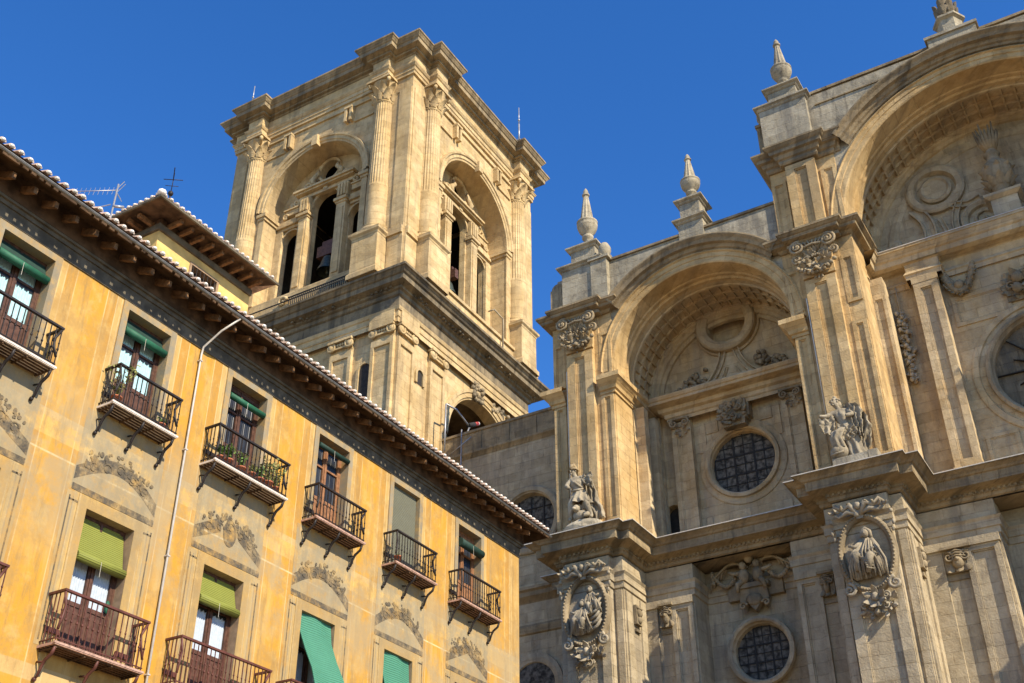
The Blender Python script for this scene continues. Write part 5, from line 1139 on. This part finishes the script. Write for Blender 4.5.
# balconies
def balcony(c, hl, z, h, white, brown):
    dep = .5; im = M['ironbrown'] if brown else M['iron']
    b = MB(Ty); b.box(c - hl, c + hl, .0, dep, z - .05, z); b.box(c - hl - .02, c + hl + .02, dep - .03, dep + .012, z - .03, z + .012); b.cm = 1
    n = 5
    for k in range(n): b.box(c - hl + .02, c + hl - .02, .02 + k * dep / n, .02 + k * dep / n + .03, z - .075, z - .05)
    for k in range(4): u = c - hl + .06 + (2 * hl - .15) * k / 3; b.box(u, u + .03, .0, dep - .03, z - .1, z - .076)
    o = b.build('balcony', [M['slabwhite'] if white else M['slab'], M['soffit']], YB_)
    b = MB(Ty); f = dep - .04; zt = z + h
    b.box(c - hl, c + hl, f - .035, f + .035, zt - .045, zt); 
    for s_ in (-1, 1): x0, x1 = sorted((c + s_ * hl, c + s_ * (hl - .06))); b.box(x0, x1, .0, f - .035, zt - .045, zt)
    b.box(c - hl, c + hl, f - .012, f + .012, z + .07, z + .09)
    for s_ in (-1, 1): u = c + s_ * (hl - .03); b.box(u - .012, u + .012, 0, f, z + .07, z + .09)
    nb = int(2 * hl / .13)
    def bal(u, d):
        b.tube([(u, d, z), (u, d, zt - .04)], .0125, 4, False); b.ell((u, d, z + h * .45), (.028, .028, .035), None, 5, 4); b.ell((u, d, z + h * .6), (.022, .022, .03), None, 5, 4)
    for k in range(nb + 1): bal(c - hl + .03 + (2 * hl - .06) * k / nb, f)
    for s_ in (-1, 1):
        for d in (.1, .21, .32): bal(c + s_ * (hl - .03), d)
        u = c + s_ * (hl - .03)   # scrolled corner stay and the boot plate
        b.tube([(u, f, zt - .05), (u - s_ * .1, f - .04, zt - .3), (u - s_ * .07, f - .03, zt - .5), (u, f, z + .25)], .03, 5)
        b.box(*sorted((u - s_ * .02, u - s_ * .36)), .03, .06, z + .3, z + .4); b.tube([(u - s_ * .36, .05, z + .35), (u - s_ * .42, .05, z + .1)], .02, 4)
    b.build('railing', im, o)
    for u in (c - hl + .06, c, c + hl - .06):
        b = MB(Ty); b.tube([(u, dep - .05, z - .07), (u, dep - .1, z - .2), (u, .24, z - .3), (u, .17, z - .42), (u, .12, z - .58), (u, .02, z - .64)], [.03, .034, .034, .03, .026, .03], 6)
        b.ell((u, .05, z - .63), (.045, .05, .05)); b.spiral(u, .3, z - .2, .0, 1, .01) if False else None; b.tube([(u, .02, z - .3), (u, .2, z - .33)], .022, 5); b.build('bracket', im, o)
for c, hl, w_ in zip(BAYS, (.95, .94, 1.27, 1.02, 1.0, 1.13), (1, 1, 1, 0, 0, 0)): balcony(c, hl, UZ, .95, w_, False)
for c, hl in zip(BAYS, (1.02, 1.1, 1.43, 1.32, 1.05, 1.0)): balcony(c, hl, LZ, 1.04, False, True)
# faded frescoes over the lower windows: thin painted sheets
def fresco(i, kind):
    c = BAYS[i]; b = MB(Ty); z = 12.28; w = 1.12
    P = lambda pts, d: b.poly([(c + p[0], d, z + p[1]) for p in pts])
    b.cm = 1; P([(-w - .02, -.1), (w + .02, -.1), (w + .02, 1.72), (-w - .02, 1.72)], .004)
    b.cm = 0; P([(-w, -.16), (w, -.16), (w, -.02), (-w, -.02)], .008); P([(-w, -.4), (w, -.4), (w, -.36), (-w, -.36)], .008)
    n = 20
    if kind == 'seg':
        A = [(w * (-1 + 2 * k / n), .06 + .5 * sin(pi * k / n)) for k in range(n + 1)]
        for p, q in zip(A[:-1], A[1:]): P([(p[0], p[1]), (q[0], q[1]), (q[0], q[1] + .3), (p[0], p[1] + .3)], .008)
    elif kind == 'tri':
        P([(-w, .05), (0, .58), (0, .92), (-w, .33)], .008); P([(w, .05), (0, .58), (0, .92), (w, .33)], .008)
    else:
        P([(-w, .05), (-.3, .48), (-.3, .86), (-w, .36)], .008); P([(w, .05), (.3, .48), (.3, .86), (w, .36)], .008)
        P([(.22 * cos(2 * pi * k / 14), .55 + .34 * sin(2 * pi * k / 14)) for k in range(14)], .012)
    R = random.Random(100 + i)
    for k in range(90):
        t = R.uniform(-.92, .92); zz_ = .6 + R.uniform(0, .42) - .3 * abs(t) ** 1.5; r = R.uniform(.015, .06); el = R.uniform(.5, 1.6); aa = R.uniform(0, 3); P([(t + r * (cos(2 * pi * j / 8) * el * cos(aa) - sin(2 * pi * j / 8) * sin(aa)), zz_ + r * (cos(2 * pi * j / 8) * el * sin(aa) + sin(2 * pi * j / 8) * cos(aa))) for j in range(8)], .0122 + .0001 * k)
    for k in range(5):
        t = -.7 + .35 * k; pts = [(t + .13 * (1 - .2 * j / 3) * cos(j * .7), .68 - .3 * abs(t) + .13 * (1 - .2 * j / 3) * sin(j * .7)) for j in range(9)]
        for p, q in zip(pts[:-1], pts[1:]): P([p, q, (q[0] * .97 + t * .03, q[1] + .03), (p[0] * .97 + t * .03, p[1] + .03)], .0225 + .0001 * k)
    b.cm = 1
    for k in range(9): u = -.8 + 1.6 * k / 8; P([(u - .09, -.24), (u, -.34), (u + .09, -.24), (u, -.29)], .006)
    # painted jambs and scroll work beside the lower window
    b.cm = 2
    for s_ in (-1, 1):
        P([(s_ * .93, -.2), (s_ * 1.2, -.2), (s_ * 1.2, -3.4), (s_ * .93, -3.4)], .004)
        for k in (0, 1): b.cm = 0 if k else 1; P([(s_ * (1.0 + .1 * k), -.3), (s_ * (1.035 + .1 * k), -.3), (s_ * (1.035 + .1 * k), -3.3), (s_ * (1.0 + .1 * k), -3.3)], .008)
        b.cm = 2
    b.build('painted_pediment', [M['paintgrey'], M['paintpale'], M['paintbeige']], YB_)
for i, kd in enumerate(('tri', 'seg', 'brk', 'seg', 'seg', 'tri')): fresco(i, kd)
# eave: moulding, soffit, rafters, gutter, tiles
YR0, YR1 = 3.0, 32.4; SL = .36; DE = .92
b = MB(Ty); 
for d, z0, z1 in ((.03, 16.98, 17.3), (.07, 17.3, 17.4), (.13, 17.4, 17.46)): b.box(Y0, YE + d, -.4, d, z0, z1)
b.build('eave_moulding', M['eavemould'], YB_)
b = MB(Ty); zs_ = lambda d: 17.815 + SL * (DE - d)
b.poly([(YR0, DE - .02, zs_(DE - .02)), (YR1, DE - .02, zs_(DE - .02)), (YR1, -6, zs_(-6)), (YR0, -6, zs_(-6))]); b.poly([(YR1, DE, 17.72), (YR1, -6, 17.72), (YR1, -6, zs_(-6)), (YR1, DE, zs_(DE))])
b.poly([(YR0, .14, 17.46), (YE + .1, .14, 17.46), (YE + .1, .14, 18.1), (YR0, .14, 18.1)])
R = random.Random(3); u = YR0   # blocking between gutter and tiles, with gaps the sun gets through
while u < YR1:
    L = R.choice((.1, .12, .3, .42, .14)); b.box(u, min(u + L, YR1), DE - .1, DE - .07, 17.7, zs_(DE - .09) + .01); u += L + R.choice((.07, .08, .1))
b.build('soffit', M['soffit'], YB_)
nr = int((YE - YR0) / .552)
rp = None
for k in range(nr):
    u = YR0 + .3 + k * .552
    if rp is None:
        b = MB(Ty); i8 = [b.pt(u + du, d, z) for d, zz in ((.13, (17.72, 17.9)), (.64, (17.5, 17.66))) for z in zz for du in (-.045, .045)]
        for q in ((0, 1, 3, 2), (4, 5, 7, 6), (0, 1, 5, 4), (2, 3, 7, 6), (0, 2, 6, 4), (1, 3, 7, 5)): b.face([i8[j] for j in q])
        rp = b.build('rafter', M['rafter'], YB_); u0_ = u
    else: c_ = rp.copy(); COL.objects.link(c_); c_.location.y = rp.location.y + u - u0_
b = MB(Ty); rows = []
for a in range(9): t = pi + pi * a / 8; rows.append([(YR0, DE + .02 + .045 * cos(t), 17.745 + .045 * sin(t)), (YR1, DE + .02 + .045 * cos(t), 17.745 + .045 * sin(t))])
b.grid(rows, False, True); b.tube([(YR0, DE + .063, 17.738), (YR1, DE + .063, 17.738)], .009, 5); b.build('gutter', M['zinc'], YB_)
def tiles(b, along, n, length, org, ddir, slope, sp, r=.085):
    """cover tiles: barrel tiles side by side, open ends filled with white mortar; org(k) start point, ddir run direction up the roof"""
    for k in range(n):
        o = Vector(org) + Vector(along) * (k * sp + R.uniform(-.012, .012)); rr = r * R.uniform(.94, 1.06); s_ = Vector(along); up = Vector((0, 0, 1)); dv = Vector(ddir) + up * slope; dr = R.uniform(0, .03)
        ring = [(cos(pi * a / 8), sin(pi * a / 8)) for a in range(9)]; p0 = o - Vector(ddir) * dr
        b.cm = 0; b.grid([[tuple(p0 + s_ * rr * x + up * rr * y) for x, y in ring], [tuple(p0 + dv * length + s_ * rr * x + up * rr * y) for x, y in ring]], False, True)
        b.grid([[tuple(p0 + s_ * rr * x + up * rr * y) for x, y in ring], [tuple(p0 + s_ * rr * .82 * x + up * rr * .82 * y) for x, y in ring]], False, False)
        b.cm = 1; q0 = p0 + dv * .012
        b.poly([tuple(q0 + s_ * rr * .84 * x + up * rr * .84 * y) for x, y in ring])
        b.ell(tuple(q0 + up * rr * .35 - Vector(ddir) * .0), (rr * .7, rr * .7, rr * .5), None, 7, 5)
b = MB(); n = int((YR1 - YR0) / .232)
tiles(b, (0, 1, 0), n, 7.0, (XW + DE + .05, YR0 + .1, 17.87), (-1, 0, 0), SL, .232, .080)
b.cm = 0; b.poly([(XW + DE, YR0, 17.86), (XW + DE, YR1, 17.86), (XW - 6.2, YR1, 17.86 + SL * 7.1), (XW - 6.2, YR0, 17.86 + SL * 7.1)]); b.poly([(XW - 9.5, YR0, 18), (XW - 9.5, YR1, 18), (XW - 6.2, YR1, 17.86 + SL * 7.1), (XW - 6.2, YR0, 17.86 + SL * 7.1)])
b.build('roof', [M['tile'], M['mortar']], YB_)
# downpipe
b = MB(Ty); b.tube([(16.95, DE - .0, 17.7), (16.75, .55, 17.35), (16.68, .1, 17.0), (16.68, .07, 16.8), (16.68, .07, 0)], .027, 10)
for z in (16.6, 14.2, 11.6, 9.0): b.box(16.64, 16.72, .0, .11, z, z + .03)
b.build('downpipe', M['pipe'], YB_)
# turret room on the roof
TXW = -22.0; ya, yb = 17.35, 21.15
b = MB(); 
wy0, wy1, wz0, wz1 = 18.72, 19.75, 21.1, 22.08
for y0, y1, z0, z1 in ((ya, wy0, 17.5, 22.6), (wy1, yb, 17.5, 22.6), (wy0, wy1, 17.5, wz0), (wy0, wy1, wz1, 22.6)): b.poly([(TXW, y0, z0), (TXW, y1, z0), (TXW, y1, z1), (TXW, y0, z1)])
for y in (ya, yb): b.poly([(TXW, y, 17.5), (TXW - 4.2, y, 17.5), (TXW - 4.2, y, 22.6), (TXW, y, 22.6)])
b.poly([(TXW - 4.2, ya, 17.5), (TXW - 4.2, yb, 17.5), (TXW - 4.2, yb, 22.6), (TXW - 4.2, ya, 22.6)])
tur = b.build('roof_turret', M['turret'], YB_)
b = MB()
for y in (wy0, wy1): b.poly([(TXW, y, wz0), (TXW - .25, y, wz0), (TXW - .25, y, wz1), (TXW, y, wz1)])
b.poly([(TXW, wy0, wz1), (TXW, wy1, wz1), (TXW - .25, wy1, wz1), (TXW - .25, wy0, wz1)]); b.cm = 1; b.poly([(TXW - .22, wy0, wz0), (TXW - .22, wy1, wz0), (TXW - .22, wy1, wz1), (TXW - .22, wy0, wz1)])
b.cm = 0; b.box(TXW - .02, TXW + .03, wy0 - .08, wy0, wz0, wz1 + .08); b.box(TXW - .02, TXW + .03, wy1, wy1 + .08, wz0, wz1 + .08); b.box(TXW - .02, TXW + .03, wy0, wy1, wz1, wz1 + .08)
b.cm = 2
for k in range(7): y = wy0 + (wy1 - wy0) * (k + .5) / 7; b.tube([(TXW + .01, y, wz0), (TXW + .01, y, wz1)], .018, 5)
b.box(TXW, TXW + .03, wy0, wy1, 21.55, 21.59); b.build('grilled_window', [M['reveal'], M['pane'], M['iron']], tur)
ov = .78; x1, y0, y1, x0, ze = TXW + ov, ya - ov, yb + .35, TXW - 4.2 - .5, 22.82
b = MB(); R = random.Random(9)
b.cm = 2; b.poly([(x1, y0, ze - .03), (x1, y1, ze - .03), (TXW - .1, y1 - .2, ze + .1), (TXW - .1, ya + .1, ze + .1)]); b.poly([(x1, y0, ze - .03), (x0, y0, ze - .03), (x0, ya + .1, ze + .1), (TXW - .1, ya + .1, ze + .1)]); b.box(x0, TXW, ya, yb, 22.6, ze + .05)
b.cm = 3
for k in range(9): y = y0 + 1.05 + k * .42; b.box(TXW, x1 - .2, y - .05, y + .05, ze - .2, ze - .06)
for k in range(9): x = x1 - 1.05 - k * .42; b.box(x - .05, x + .05, y0 + .2, ya, ze - .2, ze - .06)
b.cm = 4; b.box(TXW, TXW + .08, ya - .08, yb, 22.42, 22.62); b.box(x0, TXW, ya - .08, ya, 22.42, 22.62)
b.box(x1, x1 + .06, y0 - .06, y1, ze - .08, ze - .01); b.box(x0, x1, y0 - .06, y0, ze - .08, ze - .01)
pk = ((x0 + x1) / 2, (y0 + y1) / 2, ze + 1.05)
b.cm = 0
for p, q in (((x1, y0), (x1, y1)), ((x1, y1), (x0, y1)), ((x0, y1), (x0, y0)), ((x0, y0), (x1, y0))): b.poly([(p[0], p[1], ze), (q[0], q[1], ze), pk])
hip = .35
def hiptiles(along, n, org, ddir, sp):
    for k in range(n):
        dist = min((k + .5) * sp, (n - k - .5) * sp); tiles(b, along, 1, max(.25, min(dist, 2.2)), tuple(Vector(org) + Vector(along) * (k + .5) * sp), ddir, .37, sp, .085)
hiptiles((0, 1, 0), int((y1 - y0) / .225), (x1 + .03, y0, ze + .03), (-1, 0, 0), .225); hiptiles((-1, 0, 0), int((x1 - x0) / .225), (x1, y0 - .03, ze + .03), (0, 1, 0), .225)
b.cm = 1; b.ell((x1, y0, ze + .1), (.13, .13, .1)); b.build('turret_roof', [M['tile'], M['mortar'], M['soffit'], M['rafter'], M['eavemould']], tur)

# things on the roofs
t = thing('tv_antenna', 'thin metal television aerial on a mast above the ochre roof', 'antenna', (-21.0, 14.97, 18.6))
b = MB(); b.tube([(-21, 14.97, 18.4), (-21, 14.99, 21.95)], .025, 6); b.build('mast', M['metal'], t)
b = MB(); A, B_ = Vector((-21.05, 14.97, 21.75)), Vector((-22.5, 14.1, 21.7)); b.tube([A, B_], .012, 5); dv = (B_ - A).normalized(); sd = dv.cross(Vector((0, 0, 1)))
for k in range(14): c_ = A + (B_ - A) * (k + .5) / 14; b.tube([c_ - sd * .03 - Vector((0, 0, .16)), c_ + sd * .03 + Vector((0, 0, .13))], .006, 4)
for s_ in (-1, 1): b.tube([A, A + Vector((-.1, -.05, .3 * s_)) - dv * .3], .012, 4); b.tube([A + sd * .1, A + sd * .1 + Vector((-.1, -.05, .3 * s_)) - dv * .3], .01, 4)
b.tube([(-21, 14.9, 21.2), (-21.2, 14.7, 21.05), (-21.5, 14.5, 21.1)], .015, 4); b.tube([(-21, 14.97, 21.2), (-20.85, 15.2, 21.25)], .04, 5); b.ell((-21.35, 14.6, 20.95), (.07, .07, .1)); b.build('boom', M['metal'], t)
t = thing('weathervane', 'small iron weathervane cross on the peak of the roof turret', 'weathervane', (-24, 19.07, 23.7))
b = MB(); b.tube([(-24, 19.07, 23.6), (-24, 19.07, 26.0)], .022, 6); b.ell((-24, 19.07, 25.9), (.09, .09, .1)); b.tube([(-24, 19.07, 26.0), (-24, 19.07, 26.75)], .014, 5); b.build('spindle', M['iron'], t)
b = MB(); b.tube([(-24.22, 18.87, 26.45), (-23.78, 19.27, 26.5)], .014, 5); b.tube([(-24.15, 18.93, 26.2), (-23.85, 19.2, 26.22)], .011, 5); b.tube([(-24, 19.07, 26.45), (-23.7, 18.8, 26.65)], .02, 4); b.build('vane', M['iron'], t)

# potted plants on the balconies
def plant(label, u, d, z, r, h, fh, fw, leaf, seed, n=60, droop=0):
    x, y, zz_ = Ty(u, d, z); t = thing('potted_plant', label, 'plant', (x, y, zz_), 'potted plants on the balconies'); R = random.Random(seed)
    b = MB(); b.lathe(x, y, [(.01, z), (r * .72, z), (r, z + h), (r * 1.1, z + h), (r * 1.1, z + h + .03), (r * .9, z + h + .03), (r * .85, z + h)], 12); b.build('pot', M['pot'], t)
    b = MB()
    for k in range(n):
        a = R.uniform(0, 2 * pi); q = fw * R.random() ** .6; hh = R.uniform(.1, 1); c_ = Vector((x + q * cos(a) * hh, y + q * sin(a) * hh, z + h + fh * hh - droop * q)); s_ = R.uniform(.02, .045)
        v1 = Vector((R.uniform(-1, 1), R.uniform(-1, 1), R.uniform(-.4, 1))).normalized() * s_ * 1.6; v2 = v1.orthogonal().normalized() * s_ * .7
        b.poly([tuple(c_ - v1), tuple(c_ + v2), tuple(c_ + v1), tuple(c_ - v2)])
    for k in range(6): a = R.uniform(0, 6.28); b.tube([(x, y, z + h), (x + fw * .5 * cos(a), y + fw * .5 * sin(a), z + h + fh * .6), (x + fw * .9 * cos(a), y + fw * .9 * sin(a), z + h + fh * .9)], .005, 4)
    b.build('foliage', leaf, t)
c = BAYS[1]; plant('straggly plant spilling over the left rail of the balcony beside the downpipe', c - .72, .3, UZ + .02, .11, .2, .8, .4, M['leafdry'], 1, 130)
plant('low pot with small leaves at the right end of the balcony beside the downpipe', c + .55, .36, UZ + .02, .09, .12, .16, .1, M['leaf'], 2, 30)
c = BAYS[2]
for k, (du, fh, fw, lf, lab) in enumerate(((-1.0, .3, .13, 'leaf', 'leftmost pot plant on the crowded long top floor balcony'), (-.72, .36, .16, 'leaf', 'bushy pot plant second from left on the crowded long top floor balcony'), (-.3, .42, .2, 'leaf', 'tall leafy pot plant left of the door centre on the crowded long balcony'), (.1, .2, .1, 'leafdry', 'small pot plant at the middle of the crowded long balcony'),
        (.38, .3, .14, 'leaf', 'pot plant right of the middle on the crowded long balcony'), (.68, .62, .3, 'leafdry', 'tall straggly pot plant towards the right end of the crowded long balcony'), (.95, .55, .26, 'leafdry', 'straggly pot plant against the right end of the crowded long balcony'))):
    plant(lab, c + du, .36, UZ + .02, .085 + .02 * (k % 3), .16 + .03 * (k % 2), fh, fw, M[lf], 10 + k, 130)
c = BAYS[4]; plant('plain terracotta pot with a stub of green on the balcony with the grey blind', c - .72, .34, UZ + .02, .1, .22, .1, .08, M['leaf'], 31, 14)
